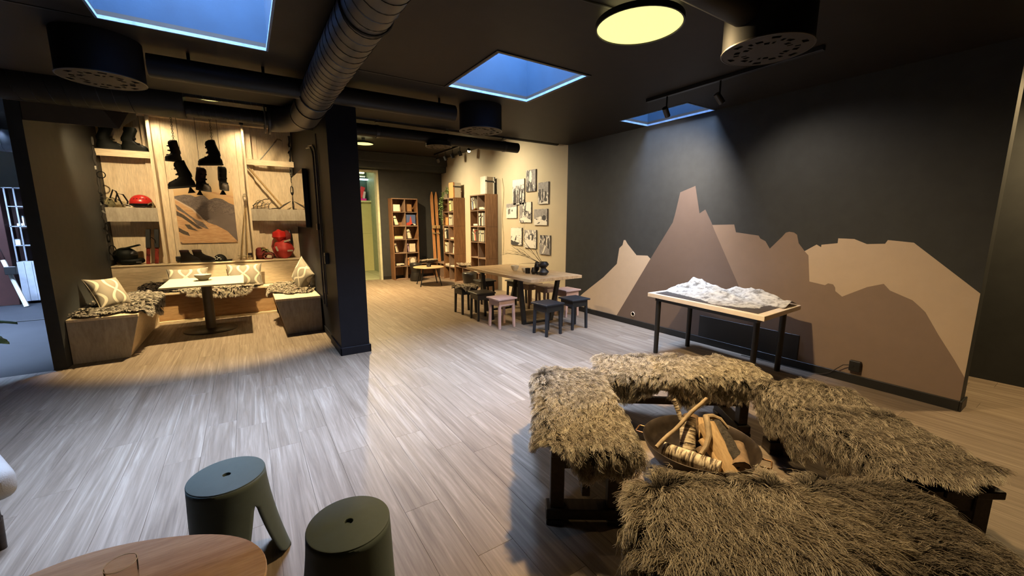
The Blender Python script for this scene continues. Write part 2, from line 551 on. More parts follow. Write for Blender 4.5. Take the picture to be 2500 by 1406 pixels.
# long seams between the ceiling boards
struct(MB().box((.84, 3.845, CZ - .004), (1.74, 3.865, CZ + .002)).box((-5.4, 3.845, CZ - .004), (-.70, 3.865, CZ + .002)).build('trim_2', M['black']))
for i, (h, zt, zc) in enumerate([(SKYL[0], 4.25, CZ), (SKYL[1], 4.25, CZ), (SKYL[2], 4.25, CZ), (S4, 3.9, 3.22)]):
    x0, x1, y0, y1 = h
    w = struct(MB().box((x0-.05, y0-.05, zt), (x1+.05, y0+.03, zt+.06)).box((x0-.05, y1-.03, zt), (x1+.05, y1+.05, zt+.06))
               .box((x0-.05, y0+.03, zt), (x0+.03, y1-.03, zt+.06)).box((x1-.03, y0+.03, zt), (x1+.05, y1-.03, zt+.06)).build('window_%d' % (i+1), M['white_trim']))
    e = .002
    for a, b in (((x0-.05, y0-.05, zc+.02), (x0-e, y1+.05, zt)), ((x1+e, y0-.05, zc+.02), (x1+.05, y1+.05, zt)),
                 ((x0-e, y0-.05, zc+.02), (x1+e, y0-e, zt)), ((x0-e, y1+e, zc+.02), (x1+e, y1+.05, zt))):
        MB().box(a, b).build('shaft_wall', M['shaft'], w)
    t = .012
    for a, b in (((x0-.002, y0, zc-.006), (x0+t, y1, zc+.016)), ((x1-t, y0, zc-.006), (x1+.002, y1, zc+.016)),
                 ((x0+t, y0-.002, zc-.006), (x1-t, y0+t, zc+.016)), ((x0+t, y1-t, zc-.006), (x1-t, y1+.002, zc+.016))):
        MB().box(a, b).build('edge_bead', M['white_trim'], w)
    MB().box((x0+.02, y0+.02, zt+.02), (x1-.02, y1-.02, zt+.032)).build('pane', M['sky_glass'], w)
    if i in (1,):
        tt = .022
        for a, b in (((x0-tt, y0-tt, zc-.008), (x0-.002, y1+tt, zc)), ((x1+.002, y0-tt, zc-.008), (x1+tt, y1+tt, zc)),
                     ((x0-.002, y0-tt, zc-.008), (x1+.002, y0-.002, zc)), ((x0-.002, y1+.002, zc-.008), (x1+.002, y1+tt, zc))):
            MB().box(a, b).build('frame', M['black'], w)
    pd = bpy.data.lights.new('sky_portal', 'AREA'); pd.shape = 'RECTANGLE'; pd.size = x1-x0; pd.size_y = y1-y0
    try: pd.cycles.is_portal = True
    except Exception: pass
    po = bpy.data.objects.new('sky_portal', pd); COL.objects.link(po); po.location = ((x0+x1)/2, (y0+y1)/2, zt+.05)

# ---------------------------------------------------------------- door opening and the lit passage behind it
door = struct(MB().box((2.0, 10.82, 0), (2.05, 11.02, 2.83)).box((2.93, 10.82, 0), (2.985, 11.02, 2.83)).box((2.05, 10.82, 2.775), (2.93, 11.02, 2.83)).build('door_1', mat('pale_door_frame', (.50,.50,.36), .5), bevel=.003))
mb = MB()
for i in range(5):
    for j in range(6):
        mb.box((1.4 + i*.42, 11.0 + j*.42, -.012), (1.812 + i*.42, 11.412 + j*.42, .001))
o = mb.build('floor_tiles', mat('greenish_grey_tile', (.30,.31,.19), .5, var=.1, scale=3)); o['kind'] = 'structure'
struct(MB().box((1.2, 13.15, 0), (3.9, 13.25, 1.16)).box((1.2, 13.155, 1.165), (3.9, 13.25, 2.12)).build('wall_partition', mat('pale_olive_panel', (.52,.50,.24), .55, var=.03)))
struct(MB().box((1.2, 13.10, 2.12), (3.9, 13.3, 2.17)).build('trim_3', mat('pale_ledge', (.66,.66,.42), .5), bevel=.003))
struct(MB().box((3.36, 11.0, 2.17), (3.42, 13.6, 3.22)).box((3.36, 11.0, 0), (3.42, 13.16, 2.17)).build('wall_passage_right', mat('pale_teal_paint', (.30,.36,.26), .5)))
struct(MB().box((1.13, 10.99, 0), (1.2, 13.6, 3.22)).box((1.13, 13.5, 0), (3.95, 13.62, 3.3)).box((3.42, 13.1, 0), (3.95, 13.5, 3.25)).build('wall_passage_back', mat('dark_green_paint', (.045,.075,.06), .6)))
# ---------------------------------------------------------------- ducts
def helix(axis, p, length, r, pitch, wire=.0035):
    pts = []
    n = int(length / pitch * 22)
    for i in range(n + 1):
        a = 2*PI*i/22
        t = length*i/n
        q = (r*math.cos(a), r*math.sin(a))
        pts.append((p[0] + q[0], p[1] + t, p[2] + q[1]) if axis == 1 else (p[0] + t, p[1] + q[0], p[2] + q[1]))
    mb = MB(); mb.tube(pts, wire, 3, caps=False)
    return mb


t = thing('spiral_duct', 'wide dark spiral duct running along the ceiling to an elbow beside the pillar', 'duct', (.65, 0, 2.65))
MB().tube([(.65, y_, 2.65) for y_ in np.linspace(-3.4, 5.02, 30)], .137, 28).build('duct_pipe', M['duct'], t, smooth=True)
helix(1, (.65, -3.3, 2.65), 7.4, .1375, .105).build('spiral_seam', M['black_metal'], t, smooth=True)
MB().tube([(.65, 4.55, 2.65), (.65, 5.06, 2.65)], .141, 28).build('coupling', M['duct'], t, smooth=True, autosmooth=60)
el = [(.65 - .3*(1-math.cos(a)), 5.04 + .62*math.sin(a)*1.12, 2.65 + .06*math.sin(a)) for a in np.linspace(0, PI/2, 12)]
MB().tube(el, .139, 28).build('elbow', M['duct'], t, smooth=True, autosmooth=60)
for yy in (5.05, 4.56):
    MB().tube([(.65, yy-.012, 2.65), (.65, yy+.012, 2.65)], .146, 28).build('clamp_ring', M['black_metal'], t, smooth=True)
MB().tube([(.36, 5.735, 2.71), (.34, 5.735, 2.71)], .17, 28).build('flange', M['duct'], t, smooth=True)
MB().tube([(.315, 5.735, 2.71), (.30, 5.735, 2.71)], .165, 28).build('flange', M['duct'], t, smooth=True)
for yy in (.6, 2.4, 4.2):
    MB().tube([(.65 + .143*math.cos(a), yy, 2.65 + .143*math.sin(a)) for a in np.linspace(0, 2*PI, 25)[:-1]], .006, 4, closed=True).build('hanger', M['black_metal'], t)

t = thing('manifold_duct', 'fat dark duct end above the seating nook, hiding its lamp', 'duct', (-.42, 5.74, 2.80))
MB().tube([(-5.4, 5.74, 2.80), (-.50, 5.74, 2.80)], .185, 28).build('duct_pipe', M['duct_dark'], t, smooth=True, autosmooth=60)
helix(0, (-4.2, 5.74, 2.80), 3.4, .1855, .11).build('spiral_seam', M['black_metal'], t, smooth=True)
MB().tube([(-.50, 5.74, 2.80), (-.43, 5.74, 2.80), (-.415, 5.74, 2.80)], [.19, .19, .18], 28).build('end_cap', M['duct_dark'], t, smooth=True)

for lab, z_, r_, x1_ in (('upper of the two thin pipes between the fat duct end and the right wall', 2.90, .066, 4.70), ('lower of the two pipes crossing above the nook, ending before the photo wall', 2.715, .078, 3.86)):
    t = thing('cross_duct', 'dark ' + lab, 'duct', (-.4, 5.74, z_))
    MB().tube([(-.42, 5.74, z_), (.812, 5.74, z_)], r_, 20).tube([(1.126, 5.74, z_), (x1_, 5.74, z_)], r_, 20).build('duct_pipe', M['duct_dark'], t, smooth=True, autosmooth=60)
    helix(0, (-.40, 5.74, z_), 1.15, r_+.0004, .055, .0022).build('spiral_seam', M['black_metal'], t, smooth=True)
    for xx in (1.6, 2.6, 3.6):
        MB().tube([(xx-.02, 5.74, z_), (xx+.02, 5.74, z_)], r_ + .006, 20).build('sleeve', M['black_metal'], t, smooth=True)

for lab, p0, p1, rods in (('dark branch duct crossing the ceiling between the left vent and the middle skylight vent', -.5, 2.02, (-.25, .25, 1.85)),):
    t = thing('branch_duct', lab, 'duct', (0, 4.24, 2.685))
    MB().tube([(p0, 4.24, 2.685), (p1, 4.24, 2.685)], .083, 24).build('duct_pipe', M['duct_dark'], t, smooth=True, autosmooth=60)
    for xx in rods:
        MB().cyl((xx, 4.24, 2.76), (xx, 4.24, CZ), .012, 8).build('hanger_rod', M['black_metal'], t)
t = thing('branch_duct', 'dark branch duct above the round lamp leading to the right hand vent', 'duct', (2, 1.33, 2.64))
MB().tube([(.78, 1.30, 2.64), (2.4, 1.30, 2.64)], .085, 24).build('duct_pipe', M['duct_dark'], t, smooth=True, autosmooth=60)
t = thing('duct_box', 'brown slanting duct box above the left end of the nook', 'duct', (-1.4, 6.1, 2.6))
MB().add([(-1.679,5.96,2.48),(-1.00,5.96,2.48),(-.90,6.28,2.66),(-1.679,6.28,2.62),(-1.679,5.96,2.66),(-1.11,5.96,2.66),(-.88,6.28,2.86),(-1.679,6.28,2.86)],
         [(0,3,2,1),(4,5,6,7),(0,1,5,4),(1,2,6,5),(2,3,7,6),(3,0,4,7)]).build('casing', mat('brown_painted_box', (.085,.066,.046), .6), t, bevel=.004)

# ---------------------------------------------------------------- round ceiling vents
def vent(label, c, r, zt):
    t = thing('ceiling_vent', label, 'vent', (c[0], c[1], c[2]), 0, 'drum shaped ceiling vents')
    prof = [(r, 0), (r, zt - c[2])]
    MB().lathe([(r*.98, .004), (r, .0), (r, .01), (r, zt - c[2] - .002)], c, 40).build('drum', M['drum'], t, smooth=True)
    bm = bmesh.new()
    # perforated disc: a ring of radial sectors with oval gaps
    mbd = MB()
    N = 54
    rings = [0, .38, .44, .56, .60, .72, .76, .88, .92, 1.0]
    V = [(0, 0)]
    P = lambda rr, j, z: (c[0] + rr*r*math.cos(2*PI*j/N), c[1] + rr*r*math.sin(2*PI*j/N), c[2] + z)
    for q in range(1, len(rings)):
        a, b = rings[q-1], rings[q]
        for j in range(N):
            if q in (3, 5, 7) and (j + q*2) % 9 < 4 and (j + q) % 3 != 2: continue
            if a == 0: mbd.add([(c[0], c[1], c[2]), P(b, j, 0), P(b, j+1, 0)], [(0, 2, 1)])
            else: mbd.add([P(a, j, 0), P(b, j, 0), P(b, j+1, 0), P(a, j+1, 0)], [(0, 3, 2, 1)])
    o = mbd.build('perforated_plate', M['vent_plate'], t, weld=True)
    sm = o.modifiers.new('thick', 'SOLIDIFY'); sm.thickness = .004
    MB().lathe([(r*.93, .05), (r*.93, .055)], c, 32).build('baffle', M['black'], t)
    MB().tube([P(1.0, j, .0) for j in range(N)], .006, 5, closed=True).build('rim', M['duct'], t, smooth=True)
    return t


M['drum'] = mat('vent_drum_paint', (.009,.009,.010), .6, var=.1, spec=.15)
M['vent_plate'] = mat('vent_plate_paint', (.030,.025,.020), .55, .0, spec=.2, var=.2, scale=12)
vent('drum vent at the upper left, hung from the ceiling beside the left skylight', (-.76, 4.24, 2.535), .24, CZ)
vent('drum vent hanging just beyond the middle skylight', (2.36, 4.26, 2.545), .24, CZ)
vent('drum vent right of the glowing round lamp, lit on its left side', (2.55, 1.28, 2.475), .225, CZ)
vent('flat drum vent under the pipes in the rear room', (2.47, 5.72, 2.60), .185, 2.66)

# ---------------------------------------------------------------- round lamps
WARM = (1.0, .70, .34)


def round_lamp(label, c, r, zc, power, estr, ecol=(1.0, .93, .36), soft=.05, halo=0):
    t = thing('ceiling_lamp', label, 'lamp', c)
    MB().lathe([(r, .03), (r*1.0, 0.0), (r*1.035, 0.0), (r*1.035, .035), (r, .035)], c, 48).build('lamp_ring', M['black_metal'], t, smooth=True)
    MB().lathe([(.0001, .004), (r*.6, .003), (r*.995, .008)], c, 48).build('diffuser', emis('lamp_glow_%d' % int(c[1]*10), ecol, estr), t, smooth=True)
    MB().lathe([(r*.99, .012), (r*.99, .034), (.0001, .036)], c, 48).build('back_plate', M['lamp_back'], t, smooth=True)
    MB().cyl((c[0], c[1], c[2]+.03), (c[0], c[1], zc), .035, 12).build('stem', M['black_metal'], t)
    if power:
        light('SPOT', 'lamp_light', (c[0], c[1], c[2]-.006), power, WARM, (c[0], c[1], 0), soft, 174, 1.0)
    if halo:
        MB().lathe([(r*.9, .037), (r*.6, .038)], c, 48).build('uplight', emis('lamp_uplight', (1, .85, .4), halo), t)
    return t


M['lamp_back'] = mat('lamp_back', (.6,.58,.5), .6)
round_lamp('large glowing round ceiling lamp', (2.205, 1.90, 2.735), .262, CZ, LAMP_W, 1.02, halo=2.2)
round_lamp('small glowing round ceiling lamp in the rear room by the pillar', (2.2, 8.93, 3.10), .19, 3.22, 1900, 1.3, halo=2.5)
round_lamp('round lamp above the nook table, hidden by ducts', (-.24, 6.95, 3.13), .16, 3.22, 0, 1.3)
light('SPOT', 'lamp_light', (-.24, 6.95, 3.11), 1150, (1, .74, .38), (-.30, 6.85, 0), .03, 66, .35)
round_lamp('round ceiling lamp behind the viewer, out of view on the right', (5.45, .15, 2.735), .262, CZ, 330, 1.02)
t = thing('lamp_cable', 'thin cable running on the ceiling to the large round lamp', 'cable', (2.0, 1.95, CZ))
MB().tube([(.9, 2.06, CZ-.005), (1.5, 2.0, CZ-.006), (2.05, 1.93, CZ-.007), (2.19, 1.905, CZ-.03)], .006, 6).build('cable', M['black'], t)

# ---------------------------------------------------------------- track lights
def spot_head(t, p, aim, lit=None, r=.028):
    d = (Vector(aim) - Vector(p)).normalized()
    MB().cyl((p[0], p[1], p[2]+.02), (p[0], p[1], t.location.z - .015), .008, 8).build('spot_arm', M['black_metal'], t)
    h = MB().tube([Vector(p) - d*.05, Vector(p) + d*.05, Vector(p) + d*.05], [r, r, r*.85], 16).build('spot_head', M['black_metal'], t, smooth=True)
    MB().tube([Vector(p) + d*.0505, Vector(p) + d*.0515], r*.8, 16).build('spot_lens', lit or M['steel'], h)


t = thing('track_light', 'small track with two spotlights at the top of the plywood wall, hidden by ducts', 'light', (-.45, 7.92, 3.22))
MB().box((-1.3, 7.90, 3.19), (.4, 7.94, 3.22)).build('track_rail', M['black_metal'], t)

for xx in (-1.0, .1):
    spot_head(t, (xx, 7.92, 3.08), (xx*.9, 8.25, 2.0))
    light('SPOT', 'spot_light', (xx, 7.93, 3.03), 75, (1, .76, .44), (xx*.8 - .05, 8.3, 1.95), .03, 140, 1.0)
for sx_, tx_ in ((-1.34, -1.40), (.46, .47)):  # two added spotlights, unseen behind the ducts, put in to brighten the shelf bays
    t = thing('added_nook_spot', 'added unseen spotlight in the %s front corner of the nook, lighting the shelf bays' % ('left' if sx_ < 0 else 'right'), 'light', (sx_, 6.42, 3.22))
    spot_head(t, (sx_, 6.42, 2.82), (tx_, 8.4, 1.65))
    light('SPOT', 'spot_light', Vector((sx_, 6.42, 2.82)) + (Vector((tx_, 8.4, 1.65)) - Vector((sx_, 6.42, 2.82))).normalized()*.07, 190, (1, .74, .40), (tx_, 8.4, 1.65), .03, 66, .9)
t = thing('track_light', 'black ceiling track with two small spotlights before the mountain wall', 'light', (3.72, 2.25, CZ))
MB().box((3.70, 1.45, CZ-.035), (3.74, 3.05, CZ)).build('track_rail', M['black_metal'], t, bevel=.002)
spot_head(t, (3.72, 2.80, 2.63), (4.74, 3.0, 1.7))
spot_head(t, (3.72, 2.24, 2.63), (4.74, 1.9, 1.5))
light('SPOT', 'spot_light', (3.78, 2.815, 2.58), 270, (1, .84, .64), (4.74, 3.75, 1.6), .02, 110, 1.0)
light('SPOT', 'spot_light', (3.78, 2.22, 2.58), 42, (1, .86, .70), (4.74, 1.75, 1.35), .02, 105, 1.0)
t = thing('track_light', 'small rear room track with five spotlights, the last one lit', 'light', (4.2, 9.0, 3.22))
MB().box((4.18, 8.05, 3.185), (4.22, 10.0, 3.22)).build('track_rail', M['black_metal'], t, bevel=.002)
for i, (yy, aim) in enumerate(((9.8, (4.74, 10.2, 2)), (9.35, (4.74, 9.4, 2)), (8.95, (4.74, 8.9, 2)), (8.55, (4.74, 8.6, 2)), (8.12, (2.8, 5.0, 1.9)))):
    spot_head(t, (4.2, yy, 3.04), aim, lit=emis('spot_glow', (1, .9, .45), 30) if i == 4 else None, r=.04)
YEL = (1.0, .85, .56)
light('SPOT', 'spot_light', (3.4, 9.35, 2.97), 150, YEL, (4.74, 9.2, 1.7), .03, 120, 1.0)
light('SPOT', 'spot_light', (3.4, 7.2, 2.97), 190, YEL, (4.74, 7.0, 1.7), .03, 120, 1.0)
light('AREA', 'passage_light', (2.2, 12.0, 3.15), 24, (1, .95, .50), (2.5, 12.4, 0), .5)
# ---------------------------------------------------------------- the two grey-green stools and the oval coffee table
def plastic_stool():
    """round seat with a hole, a shell flaring into three broad curved legs"""
    t = thing('plastic_stool', '', 'stool')
    H, rt = .45, .142
    N = 72
    def shell_r(a, z):
        u = 1 - z/H
        leg = .5 + .5*math.cos(3*a)                 # 1 on a leg axis
        return rt + .014*u + (.058*leg)*u**1.7
    rows = 22
    for sgn, name in ((0, 'shell'),):
        V = []; F = []
        zs = [H - .006 - (H-.006)*(i/rows)**.95 for i in range(rows+1)]
        mb = MB()
        idx = {}
        def P(i, j):
            a = 2*PI*j/N
            z = zs[i]
            # arch between legs: the lower edge rises to hide the cut
            r = shell_r(a, z)
            return (r*math.cos(a), r*math.sin(a), z)
        def halfw(z):
            # half angle kept around every leg
            if z > .335: return PI/3
            q = (.335 - z)/.335
            return PI/3 - .035 - .56*q**1.05
        mb2 = MB()
        for l in range(3):
            ax = 2*PI*l/3
            nw = 16
            Vv = []
            for i in range(rows+1):
                z = zs[i]
                hw = halfw(z)
                if z < .05: hw *= max(.30, math.sqrt(max(0.0, 1 - ((.05 - z)/.05)**2))*.85 + .15)
                for j in range(nw+1):
                    a = ax - hw + 2*hw*j/nw
                    r = shell_r(a, z)
                    Vv.append((r*math.cos(a), r*math.sin(a), z))
            Ff = [(i*(nw+1)+j, (i+1)*(nw+1)+j, (i+1)*(nw+1)+j+1, i*(nw+1)+j+1) for i in range(rows) for j in range(nw)]
            mb2.add(Vv, Ff)
        o = mb2.build('shell', M['green_plastic'], t, smooth=True, weld=True, autosmooth=60)
        sm = o.modifiers.new('thick', 'SOLIDIFY'); sm.thickness = .007; sm.offset = -1
    MB().lathe([(.015, H-.012), (.015, H-.001), (.0165, H), (rt-.006, H), (rt-.0015, H-.002), (rt, H-.007), (rt-.004, H-.016), (.015, H-.014)], (0,0,0), 64).build('seat', M['green_plastic'], t, smooth=True, autosmooth=24)
    MB().lathe([(.015, H-.02), (.015, H-.05)], (0,0,0), 24).build('hole_liner', M['black'], t, smooth=True)
    return t


s1 = plastic_stool()
place(s1, (-.157, 2.0, 0), R(10), 'grey-green plastic stool with a hole in its seat, behind the oval coffee table', 'grey-green plastic stools')
dup(s1, (.223, 1.422, 0), R(-72), 'grey-green plastic stool nearest the viewer, right of the oval coffee table')

t = thing('coffee_table', 'oval oak coffee table in the foreground, cut off by the picture edge', 'table', (-.47, 1.33, 0))
rz = R(157)
Mx = Matrix.Rotation(rz, 4, 'Z')
CT = Vector((-.425, 1.42, 0))
prof = [(.0001, .43), (1, .43), (1.006, .436), (1.006, .446), (1, .45), (.0001, .45)]
mb = MB()
N = 64
def sup(a): return (.395*math.copysign(abs(math.cos(a))**.86, math.cos(a)), .285*math.copysign(abs(math.sin(a))**.86, math.sin(a)))
V = []; F = []
for r_, z_ in prof:
    for j in range(N):
        a = 2*PI*j/N; p = sup(a)
        q = Mx @ Vector((p[0]*r_, p[1]*r_, 0))
        V.append((CT.x + q.x, CT.y + q.y, z_))
for i in range(len(prof)-1):
    for j in range(N): F.append((i*N+j, i*N+(j+1) % N, (i+1)*N+(j+1) % N, (i+1)*N+j))
mb.add(V, F).build('tabletop', M['oak_cof'], t, weld=True)
for sx, sy in ((1,1),(1,-1),(-1,1),(-1,-1)):
    a = CT + Mx @ Vector((sx*.24, sy*.14, .43)); b = CT + Mx @ Vector((sx*.31, sy*.19, 0))
    MB().tube([a, b], [.013, .010], 12).build('leg', M['black_metal'], t, smooth=True)
t = thing('drinking_glass', 'clear drinking glass standing on the oval coffee table', 'glass', (-.388, 1.49, .451))
g = (-.388, 1.49, .451)
MB().lathe([(.0001, .0), (.030, .0), (.033, .004), (.036, .05), (.037, .088), (.0355, .088), (.0345, .05), (.031, .008), (.0001, .007)], g, 40).build('tumbler', M['glass'], t, smooth=True, autosmooth=60)
MB().tube([(g[0]+.0365*math.cos(2*PI*j/40), g[1]+.0365*math.sin(2*PI*j/40), g[2]+.088) for j in range(40)], .0011, 5, closed=True).build('rim', mat('glass_rim', (.5,.42,.33), .15), t, smooth=True)

# ---------------------------------------------------------------- four dark wooden benches round the fire bowl
def bench():
    t = thing('wooden_bench', '', 'bench')          # length along X, centre at origin
    L, W, H = 1.06, .37, .42
    for k_ in range(3):
        y0 = -W/2 + k_*W/3
        MB().box((-L/2, y0 + .004, H-.035), (L/2, y0 + W/3 - .004, H)).build('seat_plank', M['bench_wood'], t, bevel=.004)
    for s in (-1, 1):
        x_ = s*(L/2 - .07)
        for q in (-1, 1):
            MB().box((x_-.03, q*.145-.035, .085), (x_+.03, q*.145+.035, H-.035)).build('leg', M['bench_wood'], t, bevel=.004)
            MB().box((x_-.05, q*.155-.045, 0), (x_+.05, q*.155+.045, .028)).build('foot_pad', M['bench_wood'], t, bevel=.003)
        MB().box((x_-.045, -.20, .028), (x_+.045, .20, .085)).build('foot_beam', M['bench_wood'], t, bevel=.004)
        MB().box((x_-.02, -.11, H-.125), (x_+.02, .11, H-.035)).build('end_rail', M['bench_wood'], t, bevel=.003)
    for q in (-1, 1):
        MB().box((-L/2+.10, q*.15-.012, H-.10), (L/2-.10, q*.15+.012, H-.035)).build('side_rail', M['bench_wood'], t, bevel=.003)
    MB().box((-L/2+.04, -.02, .15), (L/2-.04, .02, .20)).build('stretcher', M['bench_wood'], t, bevel=.003)
    return t


BEN = {
 'A': ((1.605, 1.745), math.atan2(.82, .57)),
 'B': ((2.605, 1.775), math.atan2(-.60, .80)),
 'C': ((2.695, .68), math.atan2(.81, .585)),
 'D': ((1.57, .54), math.atan2(-.57, .82)),
}
b0 = bench()
LBL = {'A': 'dark wooden bench under two sheepskins, left of the fire bowl', 'B': 'dark wooden bench under two sheepskins behind the fire bowl, before the relief model',
       'C': 'dark wooden bench under two sheepskins, right of the fire bowl', 'D': 'dark wooden bench under two sheepskins in front of the fire bowl, nearest the viewer'}
for i, kx in enumerate('ABCD'):
    (x_, y_), a_ = BEN[kx]
    if i == 0: place(b0, (x_, y_, 0), a_, LBL[kx], 'benches round the fire bowl')
    else: dup(b0, (x_, y_, 0), a_, LBL[kx])

M['brass_rust'] = mat('orange_rusty_handle', (.22,.115,.045), .4, .6, var=.2)
# ---------------------------------------------------------------- steel fire bowl with logs
FB = (2.135, 1.245)
t = thing('fire_bowl', 'round raw steel fire bowl filled with birch logs', 'fire bowl', (FB[0], FB[1], 0))
Rb, zr = .315, .25
prof = [(.0001, .058), (.06, .06), (.13, .072), (.20, .105), (.255, .15), (.292, .205), (Rb-.004, zr), (Rb, zr+.002), (Rb+.003, zr), (.298, .203), (.26, .145), (.205, .099), (.132, .066), (.06, .054), (.0001, .052)]
MB().lathe(prof, (FB[0], FB[1], 0), 64).build('bowl', M['rust_steel'], t, smooth=True, autosmooth=60)
for j in range(3):
    a = 2*PI*j/3 + .4
    MB().bar((FB[0]+.16*math.cos(a), FB[1]+.16*math.sin(a), .09), (FB[0]+.19*math.cos(a), FB[1]+.19*math.sin(a), 0), .03, .012).build('leg', M['rust_steel'], t)
ha = math.atan2(1.06-1.56, 2.31-2.10)
for s in (0, PI):
    a = ha + s
    d = Vector((math.cos(a), math.sin(a), 0)); n_ = Vector((-d.y, d.x, 0))
    c0 = Vector((FB[0], FB[1], zr-.03)) + d*(Rb-.004)
    MB().tube([c0 - n_*.042, c0 - n_*.042 + d*.045, c0 - n_*.036 + d*.052, c0 + n_*.036 + d*.052, c0 + n_*.042 + d*.045, c0 + n_*.042], .0045, 8).build('handle', M['brass_rust'], t, smooth=True)

k = NT('birch_bark')
v = k.coords((7, 7, 46))
f = k.noise(v, 1.5, 5, .62, .4)
c = k.ramp(f, [(.42, (.055,.035,.022)), (.49, (.40,.31,.20)), (.58, (.66,.57,.42))])
k.l(c, k.b.inputs['Base Color']); k.val('Roughness', .75); k.bump(f, .5, .006)
M['birch'] = k.mat
M['log_end'] = wood('split_log_wood', (.38,.24,.11), (.52,.35,.18), (.60,.43,.24), axis=2, scale=3, rough=.7, stretch=6, bump=.2)
M['bark_dark'] = mat('rough_dark_bark', (.045,.036,.028), .9, var=.5, scale=35, bump=.8, bscale=45)
M['bark_brown'] = mat('weathered_log', (.17,.11,.062), .85, var=.35, scale=20, bump=.4, bscale=30)
M['driftwood'] = mat('driftwood', (.30,.22,.13), .75, var=.3, scale=16, bump=.3, bscale=50)


def log(label, p0, p1, r, m_side, m_end, half=0, n=14, rough=.06, cat='log', name='log'):
    p0, p1 = Vector(p0), Vector(p1)
    t = thing(name, label, cat, p0, 0, 'firewood in the bowl')
    t.rotation_euler = (p1 - p0).to_track_quat('Z', 'Y').to_euler()
    L = (p1-p0).length
    rg = random.Random(int(p0.x*1000))
    V = []; F = []
    rows = 10
    lim = 2*PI if not half else PI*1.05
    ang = [lim*j/n for j in range(n if not half else n+1)]
    nn = len(ang)
    wob = [rg.uniform(-rough, rough) for _ in range(nn)]
    for i in range(rows+1):
        z = L*i/rows
        for j, a in enumerate(ang):
            rr = r*(1 + wob[j] + rg.uniform(-rough, rough)*.5)
            V.append((rr*math.cos(a), rr*math.sin(a), z))
    mb = MB()
    for i in range(rows):
        for j in range(nn if not half else nn-1):
            F.append((i*nn+j, i*nn+(j+1) % nn, (i+1)*nn+(j+1) % nn, (i+1)*nn+j))
    if half: F += [(i*nn, i*nn+nn-1, (i+1)*nn+nn-1, (i+1)*nn) for i in range(rows)]
    o = mb.add(V, F).build('bark', m_side, t, smooth=True, autosmooth=50)
    o.matrix_parent_inverse = Matrix.Identity(4)
    for k_, e_ in ((0, -1), (rows, 1)):
        c_ = (0, 0, L*k_/rows + e_*.001)
        vv = [c_] + [(x_*.93, y_*.93, z_ + e_*.001) for x_, y_, z_ in V[k_*nn:(k_+1)*nn]]
        o = MB().add(vv, [(0, 1+j, 1+(j+1) % nn) for j in range(nn)]).build('cut_end', m_end, t)
        o.matrix_parent_inverse = Matrix.Identity(4)
    return t


def at(dx, dy, z): return (FB[0]+dx, FB[1]+dy, z)
# directions in the picture: right = (.84,-.55), away = (.55,.84)
def pv(r_, a_, z): return at(.837*r_ + .547*a_, -.547*r_ + .837*a_, z)
log('birch log lying along the left front of the bowl', pv(-.20, .02, .175), pv(.045, -.165, .165), .048, M['birch'], M['log_end'], rough=.05)
log('birch log with peeling white bark standing in the middle of the bowl', pv(-.055, .015, .13), pv(-.005, .16, .31), .047, M['birch'], M['log_end'], rough=.06)
log('split yellow log standing right of centre in the bowl', pv(.13, -.15, .10), pv(.075, .09, .30), .055, M['log_end'], M['log_end'], half=1, n=6, rough=.04)
log('dark rough barked log leaning at the right of the bowl', pv(.185, -.12, .13), pv(.13, .12, .29), .052, M['bark_dark'], M['log_end'], rough=.14)
log('short weathered brown log lying at the right end of the bowl', pv(.17, -.15, .15), pv(.245, .05, .165), .060, M['bark_brown'], M['bark_brown'], rough=.07)
log('round log end at the back of the bowl', pv(.01, .13, .18), pv(.05, .235, .285), .045, M['bark_brown'], M['log_end'])
log('second round log end at the back of the bowl, right of the other', pv(.09, .13, .16), pv(.11, .225, .265), .048, M['log_end'], M['log_end'])
log('thin split stick pointing up out of the bowl', pv(-.02, .10, .20), pv(-.085, .20, .415), .016, M['birch'], M['log_end'], half=1, n=6)
log('narrow split stick lying in the middle front of the bowl', pv(.115, -.19, .10), pv(.015, .02, .24), .02, M['log_end'], M['log_end'], half=1, n=5)
log('darker split stick lying beside the narrow one', pv(.07, -.17, .10), pv(.0, .0, .2), .026, M['bark_brown'], M['log_end'], half=1, n=6)
t = thing('branch', 'long straight branch laid across the fire bowl', 'branch', pv(-.28, -.02, .215), 0, 'firewood in the bowl')
pp = [Vector(pv(-.262, -.03, .222)).lerp(Vector(pv(.125, .20, .425)), i/9) + Vector((0, 0, .006*math.sin(i*1.3))) for i in range(10)]
MB().tube(pp, [.0125, .012, .0125, .0115, .0125, .012, .0125, .0115, .0125, .010], 10).build('bark', M['driftwood'], t, smooth=True)
t = thing('branch', 'crooked driftwood branch curling over the logs', 'branch', pv(-.06, -.06, .2), 0, 'firewood in the bowl')
pp = [pv(-.03, -.09, .215), pv(.01, -.06, .24), pv(.05, -.01, .285), pv(.062, .04, .33), pv(.075, .09, .35), pv(.12, .11, .345), pv(.165, .10, .33), pv(.20, .06, .29)]
MB().tube(pp, [.013, .016, .017, .018, .02, .017, .015, .008], 9).build('bark', M['driftwood'], t, smooth=True)

